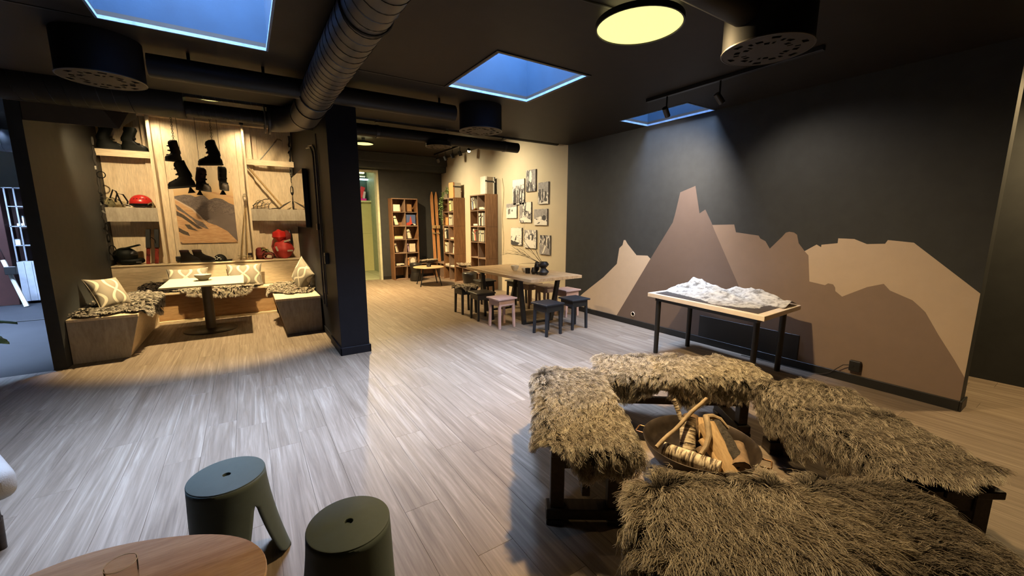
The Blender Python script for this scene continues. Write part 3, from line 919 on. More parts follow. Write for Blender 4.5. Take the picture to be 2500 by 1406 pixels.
# ---------------------------------------------------------------- mountain relief model on its table
t = thing('relief_table', 'narrow pale topped table on four black round legs carrying the mountain relief', 'table', (4.2, 2.38, 0))
A_, B_, C_, D_ = (3.80, 2.99), (3.63, 1.63), (4.47, 1.69), (4.60, 3.02)
def quad_prism(Q, z0, z1): 
    mb = MB(); mb.add([(*p, z0) for p in Q] + [(*p, z1) for p in Q], [(3,2,1,0),(4,5,6,7),(0,1,5,4),(1,2,6,5),(2,3,7,6),(3,0,4,7)]); return mb
Q = [(3.84, 3.0), (3.685, 1.655), (4.50, 1.70), (4.62, 2.98)]
RT = .715
def inset(Q, d):
    cx = sum(p[0] for p in Q)/4; cy = sum(p[1] for p in Q)/4
    return [(cx + (p[0]-cx)*(1-d), cy + (p[1]-cy)*(1-d)) for p in Q]
M['pale_board'] = mat('pale_board_edge', (.74,.64,.52), .6, var=.05)
quad_prism(Q, RT-.045, RT).build('tabletop', M['pale_board'], t, bevel=.003)
quad_prism(inset(Q, .12), RT, RT+.004).build('dark_inlay', mat('dark_inlay', (.055,.042,.032), .6), t)
quad_prism(inset(Q, .12), RT-.085, RT-.045).build('frame_rail', M['black'], t)
for p in ((3.925, 2.91), (4.125, 1.92), (4.47, 2.86), (4.485, 1.845)):
    q_ = (p[0] - .0, p[1])
    MB().cyl((q_[0], q_[1], 0), (q_[0]-.01, q_[1]-.01, RT-.045), .026, 14, r1=.029).build('leg', M['black'], t, smooth=True)
k = NT('plaster_relief')
v = k.coords((7, 7, 16))
f = k.noise(v, 2.2, 7, .62, .5)
k.l(k.ramp(f, [(.36, (.17,.155,.13)), (.47, (.42,.40,.35)), (.62, (.60,.58,.51))]), k.b.inputs['Base Color'])
k.val('Roughness', .8); k.bump(f, .5, .012)
M['plaster'] = k.mat
from mathutils import noise as mnoise
def relief_height(u, w):
    # u along the table (0 far left .. 1 near right), w across (0 front .. 1 wall side)
    def ridge(c0, c1, pk, wid):
        x0, y0 = c0; x1, y1 = c1
        dx, dy = x1-x0, y1-y0
        tt = max(0, min(1, ((u-x0)*dx + (w-y0)*dy)/(dx*dx+dy*dy)))
        dd = math.hypot((u-x0-dx*tt)*1.5, w-y0-dy*tt)
        return max(0, 1 - dd/wid) * pk(tt)
    h = max(ridge((.06,.66), (.70,.46), lambda q: (.05 + .135*math.exp(-((q-.30)/.22)**2) + .085*math.exp(-((q-.66)/.2)**2))*(1-.35*q), .36),
            ridge((.30,.55), (.62,.20), lambda q: .085*(1-.75*q), .20),
            ridge((.45,.90), (.96,.80), lambda q: .05 + .060*math.sin(PI*min(1, q + .1)), .24))
    nz = mnoise.fractal(Vector((u*9, w*6, 1.3)), .9, 2.1, 6)
    rn = 1 - abs(mnoise.noise(Vector((u*7+3, w*5, .3))))
    h = h*(.55 + .55*rn) + .022*nz*min(1, h*20)
    return h
def rp(u, w, z):
    a = Vector((*Q[0], 0)).lerp(Vector((*Q[1], 0)), u); b = Vector((*Q[3], 0)).lerp(Vector((*Q[2], 0)), u)
    p = a.lerp(b, w); return (p.x, p.y, z)
nu, nv = 150, 84
Hh = {}
for i in range(nu):
    for j in range(nv):
        u, w = .03 + .95*i/(nu-1), .04 + .93*j/(nv-1)
        Hh[i, j] = relief_height(u, w)
mb = MB(); ids = {}
V = []; F = []
for i in range(nu-1):
    for j in range(nv-1):
        cs = [(i,j),(i+1,j),(i+1,j+1),(i,j+1)]
        if max(Hh[c] for c in cs) < .008: continue
        f_ = []
        for c in cs:
            if c not in ids:
                u, w = .03 + .95*c[0]/(nu-1), .04 + .93*c[1]/(nv-1)
                ids[c] = len(V); V.append(rp(u, w, RT + .0045 + max(0, Hh[c] - .006)))
            f_.append(ids[c])
        F.append(tuple(f_))
o = mb.add(V, F).build('mountain_relief', M['plaster'], smooth=True, autosmooth=80)
tag(o, 'white plaster relief model of a mountain range on the pale topped table', 'model')

# dark board behind the table, socket with cable, small hole
tag(MB().box((4.728, 1.77, .02), (4.7375, 2.887, .355)).build('wall_panel', M['black'], bevel=.002), 'flat black panel fixed low on the mural wall under the relief table', 'panel')
t = thing('wall_socket', 'black double socket low on the right of the mural, with a cable', 'socket', (4.7375, 1.285, .18))
MB().box((4.70, 1.243, .125), (4.7372, 1.328, .225)).build('socket_box', M['black'], t, bevel=.004)
for yy in (1.265, 1.306): MB().lathe([(.001, 0), (.017, 0), (.018, .004)], (0,0,0), 16, M=Matrix.Translation((4.698, yy, .175)) @ Matrix.Rotation(-PI/2, 4, 'Y')).build('outlet_ring', M['black_metal'], t)
MB().tube([(4.71, 1.33, .175), (4.70, 1.37, .165), (4.705, 1.42, .11), (4.715, 1.47, .05), (4.70, 1.55, .012), (4.69, 1.9, .008), (4.66, 2.3, .008)], .004, 6).build('cable', M['cord'], t, smooth=True)
t = thing('wall_port', 'small round hole with a pale rim low on the mural', 'cable hole', (4.737, 3.95, .17))
Mr = Matrix.Translation((4.7365, 3.945, .165)) @ Matrix.Rotation(-PI/2, 4, 'Y')
MB().lathe([(.026, 0), (.034, 0), (.034, .006), (.026, .006), (.026, 0)], (0,0,0), 24, M=Mr).build('rim', M['pale_board'], t, smooth=True)
MB().lathe([(.001, -.001), (.026, -.001)], (0,0,0), 24, M=Mr).build('hole', M['black'], t)

# ---------------------------------------------------------------- long oak table and its square stools
t = thing('dining_table', 'long oak plank table on black trapezoid frames', 'table', (3.67, 5.4, 0))
for k_ in range(5):
    x0 = 3.205 + k_*.188
    MB().box((x0+.0006, 4.43, .698), (x0+.1874, 6.36, .742)).build('board', M['oak_r'] if False else M['oak'], t, bevel=.002)
def frame(yc):
    mb = MB()
    a, b = (3.28, 3.42), (4.06, 3.93)
    for x0, x1 in ((3.32, 3.40), (4.05, 3.90)):
        mb.bar((x0, yc, .69), (x1, yc, .0), .055, .06)
    mb.box((3.37, yc-.03, .0), (3.93, yc+.03, .025))
    mb.box((3.30, yc-.04, .683), (4.07, yc+.04, .698))
    return mb
for yc in (4.86, 6.0):
    frame(yc).build('leg_frame', M['black'], t, bevel=.002)


def square_stool(m, label, loc, rz, group='square wooden stools'):
    t = thing('square_stool', label, 'stool')
    W, H = .30, .44
    MB().box((-.165, -.165, H-.022), (.165, .165, H)).build('seat', M[m], t, bevel=.004)
    for sx in (-1, 1):
        for sy in (-1, 1):
            MB().add([(sx*.118-.018, sy*.118-.018, H-.022), (sx*.118+.018, sy*.118-.018, H-.022), (sx*.118+.018, sy*.118+.018, H-.022), (sx*.118-.018, sy*.118+.018, H-.022),
                      (sx*.128-.016, sy*.128-.016, 0), (sx*.128+.016, sy*.128-.016, 0), (sx*.128+.016, sy*.128+.016, 0), (sx*.128-.016, sy*.128+.016, 0)],
                     [(0,1,2,3),(7,6,5,4),(0,4,5,1),(1,5,6,2),(2,6,7,3),(3,7,4,0)]).build('leg', M[m], t, bevel=.002)
    for a in range(4):
        Mz = Matrix.Rotation(a*PI/2, 4, 'Z')
        MB().obox(Mz @ Vector((0, .128, H-.068)), (.21, .016, .085) if a % 2 == 0 else (.016, .21, .085), Euler((0,0,0))).build('apron', M[m], t, bevel=.002)
    return place(t, loc, rz, label, group)


square_stool('st_blue', 'blue-black square stool at the near left of the long table end', (3.375, 4.27, 0), R(4))
square_stool('st_blue', 'blue-black square stool at the near right of the long table end, by the mural', (3.91, 4.33, 0), R(-2))
square_stool('st_pink', 'dusty pink square stool on the left side of the long table', (3.06, 4.95, 0), R(3))
square_stool('st_black', 'black square stool between the pink stool and the fur topped stool', (3.04, 5.52, 0), R(-2))
fs = square_stool('st_black', 'black square stool with a sheepskin pad, at the far left of the long table', (3.035, 6.08, 0), R(2))
square_stool('st_pink', 'dusty pink square stool on the wall side of the long table, nearest the mural', (4.34, 4.99, 0), R(2))
square_stool('st_mauve', 'brownish pink square stool in the middle of the wall side of the long table', (4.30, 5.48, 0), R(-3))
square_stool('st_mauve', 'brownish pink square stool third along the wall side of the long table', (4.22, 5.86, 0), R(4))
square_stool('st_black', 'black square stool at the far wall side corner of the long table', (4.22, 6.28, 0), R(4))
square_stool('st_black', 'black square stool at the far end of the long table', (3.72, 6.63, 0), R(-4))
# ---------------------------------------------------------------- sheepskins: a draped hide and real wool strands
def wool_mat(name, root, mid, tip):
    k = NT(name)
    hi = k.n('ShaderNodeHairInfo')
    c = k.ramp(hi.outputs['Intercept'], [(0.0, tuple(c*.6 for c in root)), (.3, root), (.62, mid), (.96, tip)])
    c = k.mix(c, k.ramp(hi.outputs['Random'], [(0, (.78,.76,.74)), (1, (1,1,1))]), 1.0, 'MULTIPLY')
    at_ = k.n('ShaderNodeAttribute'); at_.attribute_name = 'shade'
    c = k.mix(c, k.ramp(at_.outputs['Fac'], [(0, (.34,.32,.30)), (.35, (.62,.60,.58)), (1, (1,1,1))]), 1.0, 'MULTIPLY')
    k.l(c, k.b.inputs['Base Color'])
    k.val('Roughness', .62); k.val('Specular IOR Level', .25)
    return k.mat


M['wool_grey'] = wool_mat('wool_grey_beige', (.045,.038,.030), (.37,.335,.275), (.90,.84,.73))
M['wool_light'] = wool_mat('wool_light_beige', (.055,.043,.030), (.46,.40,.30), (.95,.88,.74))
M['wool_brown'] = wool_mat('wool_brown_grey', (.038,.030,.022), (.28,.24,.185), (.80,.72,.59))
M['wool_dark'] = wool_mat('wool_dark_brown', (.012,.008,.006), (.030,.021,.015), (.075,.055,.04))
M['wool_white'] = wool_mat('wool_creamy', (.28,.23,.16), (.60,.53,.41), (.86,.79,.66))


def fbm2(x, y, seed):
    r = np.random.RandomState(seed)
    out = np.zeros_like(x)
    for o in range(4):
        for _ in range(3):
            a = r.rand()*2*np.pi; fq = (1.3*1.9**o)*(.7 + .6*r.rand()); ph = r.rand()*6.28
            out += np.sin((x*np.cos(a) + y*np.sin(a))*fq*3.0 + ph)/(1.8**o)/3
    return out/1.6


def sheepskin(label, Mw, drape, centre, half, seed, nlocks, pile=.055, wm='wool_grey', flow=(1, .3), lie=.72, per=11, rad=.0009, squarish=.45,
              group='sheepskins on the benches', name='sheepskin', lift=.004, swirl=.6, sag=.88, rnd_out=.10, hide='hide', corner=None):
    hs, ht, H = drape                                    # half length and half width of the support, its height
    cs, ct = centre
    Ls, Lt = half
    rs = np.random.RandomState(seed)
    rb = .035

    def fold(q, h):
        """arc length along one axis -> (position, drop)"""
        s = np.sign(q); a = np.abs(q) - h
        ex = np.maximum(a, 0)
        th = np.minimum(ex/rb, sag*np.pi/2*1.0)
        out = rb*np.sin(th); dn = rb*(1-np.cos(th))
        extra = np.maximum(ex - rb*sag*np.pi/2, 0)
        out = out + extra*np.cos(sag*np.pi/2); dn = dn + extra*np.sin(sag*np.pi/2)
        return np.where(a > 0, s*(h + out), q), np.where(a > 0, dn, 0)

    def surf(a, b):
        """a, b in [-1, 1] -> world points"""
        kq = squarish
        x = a*np.sqrt(np.maximum(0, 1 - kq*b*b)); y = b*np.sqrt(np.maximum(0, 1 - kq*a*a))
        edge = np.maximum(np.abs(a), np.abs(b))
        ang = np.arctan2(b, a)
        w = 1 + rnd_out*(np.sin(3*ang + seed) + .7*np.sin(5*ang + 2.1*seed) + .6*np.sin(8*ang + .7*seed))*edge**2
        s = cs + x*Ls*w; t = ct + y*Lt*w
        ps, ds = fold(s, hs); pt, dt = fold(t, ht)
        z = H - np.maximum(ds, dt) - .35*np.minimum(ds, dt) + lift + .012*(fbm2(s*2.2, t*2.2, seed) + .6)
        return np.stack([ps, pt, z], -1)

    # hide mesh
    nu, nv = 34, 26
    A, B = np.meshgrid(np.linspace(-1, 1, nu), np.linspace(-1, 1, nv))
    Pm = surf(A, B).reshape(-1, 3)
    F = [(j*nu+i, j*nu+i+1, (j+1)*nu+i+1, (j+1)*nu+i) for j in range(nv-1) for i in range(nu-1)]
    mb = MB()
    W = np.array(Mw)
    tw = lambda P_: P_ @ W[:3, :3].T + W[:3, 3]
    c0 = tw(surf(np.zeros(1), np.zeros(1)))[0]
    root = thing(name, label, 'sheepskin', tuple(c0), 0, group)
    mb.add([tuple(p) for p in tw(Pm)], F)
    o = mb.build('hide', M[hide], root, smooth=True, autosmooth=180)
    sm = o.modifiers.new('thick', 'SOLIDIFY'); sm.thickness = .006; sm.offset = -1
    # wool
    e = 1e-3
    def frame(a, b):
        p = surf(a, b)
        du = surf(np.clip(a+e, -1, 1), b) - surf(np.clip(a-e, -1, 1), b)
        dv = surf(a, np.clip(b+e, -1, 1)) - surf(a, np.clip(b-e, -1, 1))
        n = np.cross(du, dv); n /= np.maximum(np.linalg.norm(n, axis=-1, keepdims=True), 1e-9)
        return p, n
    la = rs.uniform(-1, 1, nlocks); lb = rs.uniform(-1, 1, nlocks)
    # an extra fringe of locks on the rim
    nf = nlocks//7
    side = rs.randint(0, 4, nf); q = rs.uniform(-1, 1, nf); sgn = np.where(side % 2 == 0, 1.0, -1.0)*rs.uniform(.95, 1.0, nf)
    la = np.concatenate([la, np.where(side < 2, sgn, q)]); lb = np.concatenate([lb, np.where(side < 2, q, sgn)])
    nl = len(la)
    sa, sb = .0085/Ls, .0085/Lt
    a = np.clip(np.repeat(la, per) + rs.normal(0, 1, nl*per)*sa, -1, 1)
    b = np.clip(np.repeat(lb, per) + rs.normal(0, 1, nl*per)*sb, -1, 1)
    lp, ln = frame(la, lb)
    p, n = frame(a, b)
    # combed direction: base flow turned by a smooth swirl, pulled outward at the rim and downward on the hanging sides
    th = np.arctan2(flow[1], flow[0]) + swirl*1.6*fbm2(lp[:, 0]*1.7 + 5, lp[:, 1]*1.7, seed + 11) + rs.normal(0, .20, nl)
    fl = np.stack([np.cos(th), np.sin(th), np.zeros(nl)], -1)
    rim = np.maximum(np.abs(la), np.abs(lb))**6
    outw = np.stack([la*Ls*np.where(np.abs(la) > np.abs(lb), 1, .25), lb*Lt*np.where(np.abs(lb) > np.abs(la), 1, .25), np.zeros(nl)], -1)
    outw /= np.maximum(np.linalg.norm(outw, axis=-1, keepdims=True), 1e-6)
    fl = fl*(1 - .8*rim[:, None]) + outw*rim[:, None]*1.1
    fl = fl - ln*np.sum(fl*ln, -1, keepdims=True)
    g = np.array([0, 0, -1.0]); gt = g - ln*(ln @ g)[:, None]
    fl = fl + gt*1.6
    fl /= np.maximum(np.linalg.norm(fl, axis=-1, keepdims=True), 1e-6)
    ll = pile*rs.uniform(.72, 1.25, nl)
    up = (1-lie)*rs.uniform(.6, 1.5, nl)
    K = 6
    tau = np.linspace(0, 1, K)
    # per strand
    R_ = lambda x_: np.repeat(x_, per, axis=0)
    sl = R_(ll)*rs.uniform(.75, 1.12, nl*per)
    flS, upS = R_(fl), R_(up)
    jit = rs.normal(0, .11, (nl*per, 3))
    flS = flS + jit
    ph = R_(rs.uniform(0, 6.28, nl)) + rs.normal(0, .25, nl*per); fr = R_(rs.uniform(5, 10, nl))
    per_v = np.cross(n, flS); per_v /= np.maximum(np.linalg.norm(per_v, axis=-1, keepdims=True), 1e-6)
    perL = np.cross(ln, fl)
    pts = np.zeros((nl*per, K, 3))
    for i, t_ in enumerate(tau):
        h = (np.sin(min(t_*1.25, 1.25))*.9)
        ow = flS*(sl*lie*t_)[:, None] + n*(sl*(upS*t_ + .40*np.sin(np.pi*min(t_, .98))*.55))[:, None]
        wav = np.sin(fr*t_ + ph)*.085*sl*min(1, t_*1.6)
        s_p = p + ow + per_v*wav[:, None]
        owL = fl*(ll*lie*t_)[:, None] + ln*(ll*(up*t_ + .40*np.sin(np.pi*min(t_, .98))*.55))[:, None]
        l_p = R_(lp + owL) + R_(perL)*wav[:, None]
        cl = .50*t_**1.2
        pts[:, i] = s_p*(1-cl) + l_p*cl
    pts[:, 0] -= n*.002
    Pw = tw(pts.reshape(-1, 3))
    Pw[:, 2] = np.maximum(Pw[:, 2], .006)
    hc = bpy.data.hair_curves.new('wool')
    hc.add_curves([K]*(nl*per))
    hc.attributes['position'].data.foreach_set('vector', Pw.astype(np.float32).ravel())
    rr = hc.attributes.get('radius') or hc.attributes.new('radius', 'FLOAT', 'POINT')
    rv = np.tile(np.array([1.0, 1.0, .95, .85, .65, .35]), nl*per)*rad
    rr.data.foreach_set('value', rv.astype(np.float32))
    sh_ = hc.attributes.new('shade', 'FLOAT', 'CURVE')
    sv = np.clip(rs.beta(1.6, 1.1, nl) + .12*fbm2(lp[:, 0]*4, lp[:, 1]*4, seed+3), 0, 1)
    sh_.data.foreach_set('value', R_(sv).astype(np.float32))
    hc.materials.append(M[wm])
    w = bpy.data.objects.new('wool', hc)
    COL.objects.link(w)
    w.parent = root; w.matrix_parent_inverse = world_of(root).inverted()
    w['kind'] = 'stuff'
    return root


def bench_M(kx):
    (x_, y_), a_ = BEN[kx]
    return Matrix.Translation((x_, y_, 0)) @ Matrix.Rotation(a_, 4, 'Z')


DR = (.53, .185, .425)
NL = 1900
# bench A: local x runs from the near end to the far end
sheepskin('shaggy sheepskin over the near end of the left bench', bench_M('A'), DR, (-.27, -.0), (.35, .255), 3, NL, .085, 'wool_light', (-1, -.2), lie=.82)
sheepskin('shaggy sheepskin over the far end of the left bench', bench_M('A'), DR, (.18, -.01), (.26, .245), 5, NL, .075, 'wool_grey', (-.9, -.5), lie=.80, lift=.012)
# bench B: local x runs from the left to the right
sheepskin('greyish sheepskin over the left half of the bench behind the fire bowl', bench_M('B'), DR, (-.27, -.04), (.30, .26), 8, NL, .075, 'wool_grey', (-.3, -1), lie=.78)
sheepskin('beige brown sheepskin drooping over the right end of the bench behind the fire bowl', bench_M('B'), DR, (.22, -.06), (.35, .29), 9, NL, .080, 'wool_light', (.5, -.9), lie=.80, lift=.012)
# bench C: local x runs from the near end to the far end, +y towards the bowl
sheepskin('brownish sheepskin over the near end of the right bench', bench_M('C'), DR, (-.20, .02), (.29, .28), 12, NL, .095, 'wool_brown', (-1, -.1), lie=.86, lift=.014, rnd_out=.06)
sheepskin('brownish sheepskin over the far end of the right bench', bench_M('C'), DR, (.25, .06), (.31, .33), 13, NL, .090, 'wool_brown', (-.8, .5), lie=.84)
# bench D: local x runs from the left to the right
sheepskin('long haired pale sheepskin over the left end of the nearest bench', bench_M('D'), DR, (-.19, -.02), (.36, .255), 16, NL + 500, .115, 'wool_light', (.55, -.8), lie=.88, lift=.016, per=12)
sheepskin('greyer sheepskin over the right end of the nearest bench', bench_M('D'), DR, (.36, .0), (.36, .25), 17, NL + 300, .105, 'wool_brown', (.9, -.25), lie=.88, per=12)
# ---------------------------------------------------------------- seating nook: benches, ledge and plywood shelving
def slab(*boxes): 
    mb = MB()
    for a, b in boxes: mb.box(a, b)
    return mb


t = thing('nook_bench', 'long plywood bench across the back of the seating nook', 'bench', (-.45, 8.0, 0))
slab(((-1.675, 7.80, .44), (.81, 8.09, .47))).build('seat_board', M['ply_x'], t, bevel=.003)
slab(((-1.19, 7.86, .035), (.345, 7.88, .44))).build('front_panel', M['ply_red'], t, bevel=.002)
slab(((-1.25, 7.83, 0), (-1.19, 7.88, .44))).build('front_post', M['ply'], t, bevel=.002)
slab(((-1.19, 7.83, 0), (.345, 7.885, .035))).build('plinth', M['ply_x'], t, bevel=.002)
def side_bench(label, xt, xb, xw, y0, y1, zt, lid):
    t = thing('nook_bench', label, 'bench', ((xt+xw)/2, (y0+y1)/2, 0))
    mb = MB(); mb.add([(xw, y0, .0), (xb, y0, .0), (xt, y0, zt-.03), (xw, y0, zt-.03), (xw, y0+.02, 0), (xb, y0+.02, 0), (xt, y0+.02, zt-.03), (xw, y0+.02, zt-.03)],
                      [(0,1,2,3),(7,6,5,4),(0,4,5,1),(1,5,6,2),(2,6,7,3),(3,7,4,0)])
    mb.build('end_panel', M['ply_grey'], t, bevel=.002)
    s = 1 if xt > xw else -1
    mb = MB(); mb.add([(xb, y0+.02, 0), (xt, y0+.02, zt-.03), (xt, y1, zt-.03), (xb, y1, 0), (xb-s*.02, y0+.02, 0), (xt-s*.02, y0+.02, zt-.03), (xt-s*.02, y1, zt-.03), (xb-s*.02, y1, 0)],
                      [(0,1,2,3),(7,6,5,4),(0,4,5,1),(1,5,6,2),(2,6,7,3),(3,7,4,0)])
    mb.build('front_panel', M['ply_x'], t, bevel=.002)
    for q in range(lid):
        a = y0 - .006 + (y1 - y0 + .006)*q/lid; b = y0 - .006 + (y1 - y0 + .006)*(q+1)/lid
        slab(((min(xt, xw) , a+.001, zt-.03), (max(xt, xw), b-.001, zt))).build('lid', M['ply'], t, bevel=.003)
    return t


side_bench('plywood bench with a greyish end panel along the left wall of the nook', -1.10, -1.215, -1.675, 6.09, 7.79, .49, 2)
side_bench('plywood bench with a slanted end panel along the right wall of the nook', .262, .372, .811, 6.16, 7.79, .50, 2)

t = thing('back_ledge', 'plywood backrest with a ledge behind the nook bench', 'ledge', (-.45, 8.2, .47))
slab(((-1.675, 8.10, .472), (.828, 8.125, .862))).build('riser', M['ply_x'], t, bevel=.002)
slab(((-1.675, 8.085, .862), (.828, 8.46, .884))).build('ledge_board', M['ply_x'], t, bevel=.003)

t = thing('wall_shelving', 'light plywood shelving wall behind the nook ledge with mountaineering gear', 'shelving', (-.45, 8.4, .885))
slab(((-1.675, 8.445, .886), (-1.06, 8.465, 3.2))).build('back_panel', M['ply'], t)
slab(((.11, 8.445, .886), (.825, 8.465, 3.2))).build('back_panel', M['ply'], t)
for q in range(3):
    x0 = -1.03 + q*.373
    slab(((x0+.0006, 8.25, .886), (x0+.3724, 8.27, 3.2))).build('centre_panel', M['ply'], t, bevel=.001)
for x0, x1, y0 in ((-1.075, -1.035, 8.13), (.09, .122, 8.13)):
    slab(((x0, y0, .886), (x1, 8.445, 3.2))).build('upright', M['ply'], t, bevel=.002)
for x0, x1, y0 in ((-1.035, -.93, 8.235), (.0, .09, 8.235)):
    slab(((x0, y0, .886), (x1, 8.25, 3.2))).build('facing_board', M['ply'], t, bevel=.002)
for x0, x1, y0 in ((-1.17, -1.076, 8.36), (-1.26, -1.172, 8.425), (.123, .215, 8.36), (.217, .30, 8.425)):
    slab(((x0, y0, .886), (x1, 8.445, 3.2))).build('cleat', M['ply'], t, bevel=.002)
for x0, x1, z_, h_ in ((-1.674, -1.0755, 2.541, .095), (-1.674, -1.0755, 1.73, .205), (.1225, .812, 2.541, .09), (.1225, .812, 1.735, .195)):
    slab(((x0, 8.145, z_-.02), (x1, 8.36, z_))).build('shelf', M['ply_x'], t, bevel=.002)
    slab(((x0, 8.135, z_-h_), (x1, 8.15, z_))).build('shelf_front', M['ply_grey'] if h_ > .1 else M['ply_x'], t, bevel=.002)
slab(((-1.674, 8.14, 3.06), (.81, 8.25, 3.12))).build('top_rail', M['ply_x'], t, bevel=.002)

# printed mountain photograph pinned on the centre panel
t = thing('mountain_poster', 'sunset mountain photo print pinned on the plywood centre panel', 'picture', (-.49, 8.24, 1.76))
k = NT('poster_sky')
v = k.coords()
sx_ = k.n('ShaderNodeSeparateXYZ'); k.l(v, sx_.inputs[0])
mr = k.n('ShaderNodeMapRange'); mr.inputs[1].default_value = 1.75; mr.inputs[2].default_value = 2.35; k.l(sx_.outputs[2], mr.inputs[0])
k.l(k.ramp(mr.outputs[0], [(0, (.55,.29,.12)), (.35, (.64,.42,.21)), (.7, (.68,.53,.34)), (1, (.70,.56,.38))]), k.b.inputs['Base Color'])
k.val('Roughness', .35)
M['p_sky'] = k.mat
k = NT('poster_rock'); f = k.noise(k.coords((14, 14, 22)), 1.6, 6, .7, 1.2)
k.l(k.ramp(f, [(.36, (.10,.075,.065)), (.55, (.17,.135,.12)), (.7, (.26,.20,.17))]), k.b.inputs['Base Color']); k.val('Roughness', .35); M['p_rock'] = k.mat
M['p_dusk'] = mat('poster_dusk_face', (.165,.13,.115), .35, var=.12, scale=4)
k = NT('poster_snow'); f = k.noise(k.coords((5, 5, 26), rot=(0, R(38), 0)), 2, 5, .6)
k.l(k.ramp(f, [(.3, (.48,.26,.12)), (.6, (.62,.38,.20)), (.8, (.68,.47,.28))]), k.b.inputs['Base Color']); k.val('Roughness', .35); M['p_snow'] = k.mat
M['p_dark'] = mat('poster_dark_rock', (.085,.065,.05), .35, var=.35, scale=40)
M['p_pale'] = mat('poster_pale_streak', (.60,.46,.33), .35, var=.1)
slab(((-.867, 8.228, 1.185), (-.108, 8.2345, 2.34))).build('print_sheet', M['p_sky'], t)
LY = 8.228
def flat(poly, d, m, nm):
    MB().prism(poly, lambda a, b: (a, LY, b), lambda a, b: (a, LY - d, b)).build(nm, M[m], t)
flat([(-.605,2.037),(-.374,1.999),(-.109,1.941),(-.109,1.901),(-.377,1.97)], .0003, 'p_snow', 'cloud_streak')
flat([(-.866,1.915),(-.744,1.943),(-.661,1.941),(-.603,1.91),(-.538,1.936),(-.491,1.933),(-.434,1.872),(-.359,1.903),(-.303,1.9),(-.256,1.887),(-.179,1.83),(-.109,1.797),(-.109,1.30),(-.866,1.30)], .0005, 'p_rock', 'mountain_face')
flat([(-.70,1.72),(-.60,1.70),(-.45,1.68),(-.30,1.66),(-.109,1.62),(-.109,1.19),(-.3,1.3),(-.5,1.5)], .0008, 'p_dusk', 'shaded_face')
flat([(-.866,1.872),(-.66,1.723),(-.597,1.657),(-.497,1.552),(-.369,1.463),(-.238,1.372),(-.109,1.198),(-.109,1.1865),(-.866,1.1865)], .0011, 'p_snow', 'snow_slope')
flat([(-.866,1.795),(-.816,1.749),(-.735,1.656),(-.637,1.561),(-.548,1.513),(-.48,1.405),(-.518,1.415),(-.616,1.464),(-.676,1.561),(-.759,1.646),(-.85,1.711)], .0014, 'p_rock', 'rock_band')
flat([(-.863,1.692),(-.776,1.627),(-.693,1.542),(-.616,1.464),(-.558,1.41),(-.621,1.416),(-.713,1.503),(-.803,1.589),(-.866,1.621)], .0015, 'p_dark', 'rock_band')
flat([(-.783,1.484),(-.723,1.479),(-.682,1.426),(-.617,1.377),(-.685,1.392),(-.745,1.412)], .0015, 'p_dark', 'rock_band')
flat([(-.863,1.437),(-.8,1.389),(-.75,1.359),(-.733,1.301),(-.807,1.327),(-.863,1.37)], .0015, 'p_dark', 'rock_band')
flat([(-.597,1.657),(-.499,1.61),(-.418,1.542),(-.385,1.468),(-.485,1.513),(-.557,1.59)], .0016, 'p_rock', 'rock_band')
flat([(-.862,1.878),(-.659,1.733),(-.569,1.619),(-.496,1.483),(-.504,1.483),(-.586,1.609),(-.676,1.718),(-.864,1.86)], .0017, 'p_pale', 'snow_streak')
for p in ((-.85, 2.32), (-.125, 2.32), (-.85, 1.20), (-.125, 1.20)):
    MB().cyl((p[0], 8.2285, p[1]), (p[0], 8.222, p[1]), .008, 10).build('pin', M['steel'], t)

# ---------------------------------------------------------------- nook table
t = thing('pedestal_table', 'nook table with a pale top on a single round column', 'table', (-.52, 7.08, 0))
M['pale_top'] = mat('pale_table_top', (.70,.62,.42), .45, var=.04)
slab(((-.972, 6.62, .678), (-.072, 7.58, .70))).build('tabletop', M['pale_top'], t, bevel=.003)
MB().cyl((-.52, 7.08, .03), (-.52, 7.08, .678), .062, 24).build('column', mat('brown_grey_column', (.075,.06,.045), .4, .3), t, smooth=True)
MB().lathe([(.0001, 0), (.31, 0), (.315, .008), (.30, .016), (.08, .028), (.0001, .03)], (-.52, 7.08, 0), 48).build('base_plate', mat('dark_base_plate', (.035,.028,.022), .45, .3), t, smooth=True)
MB().box((-.70, 6.9, .66), (-.34, 7.26, .678)).build('top_plate', M['black_metal'], t)
o = MB().lathe([(.0001, .0), (.048, .0), (.062, .02), (.092, .055), (.104, .085), (.099, .087), (.086, .058), (.055, .022), (.0001, .016)], (-.55, 7.17, .7005), 36).build('bowl', M['white'], smooth=True, autosmooth=60)
tag(o, 'white bowl standing on the pale nook table', 'bowl')

# ---------------------------------------------------------------- pillows
k = NT('ogee_fabric')
v = k.coords((1, 1, 1), src='UV')
sx_ = k.n('ShaderNodeSeparateXYZ'); k.l(v, sx_.inputs[0])
def math_(op, a, b=None):
    m = k.n('ShaderNodeMath', operation=op)
    for i, q in enumerate((a, b)):
        if q is None: continue
        if isinstance(q, (int, float)): m.inputs[i].default_value = q
        else: k.l(q, m.inputs[i])
    return m.outputs[0]
sn = math_('SINE', math_('MULTIPLY', sx_.outputs[1], 6.3))
w1 = math_('ABSOLUTE', math_('SINE', math_('ADD', math_('MULTIPLY', sx_.outputs[0], 5.6), math_('MULTIPLY', sn, .95))))
w2 = math_('ABSOLUTE', math_('SINE', math_('SUBTRACT', math_('MULTIPLY', sx_.outputs[0], 5.6), math_('MULTIPLY', sn, .95))))
mn = math_('MINIMUM', w1, w2)
k.l(k.ramp(mn, [(.0, (.62,.55,.42)), (.20, (.60,.53,.40)), (.26, (.235,.205,.155)), (1, (.27,.235,.18))]), k.b.inputs['Base Color'])
k.val('Roughness', .9); k.bump(k.noise(k.coords(), 260, 2), .15, .002)
M['ogee'] = k.mat
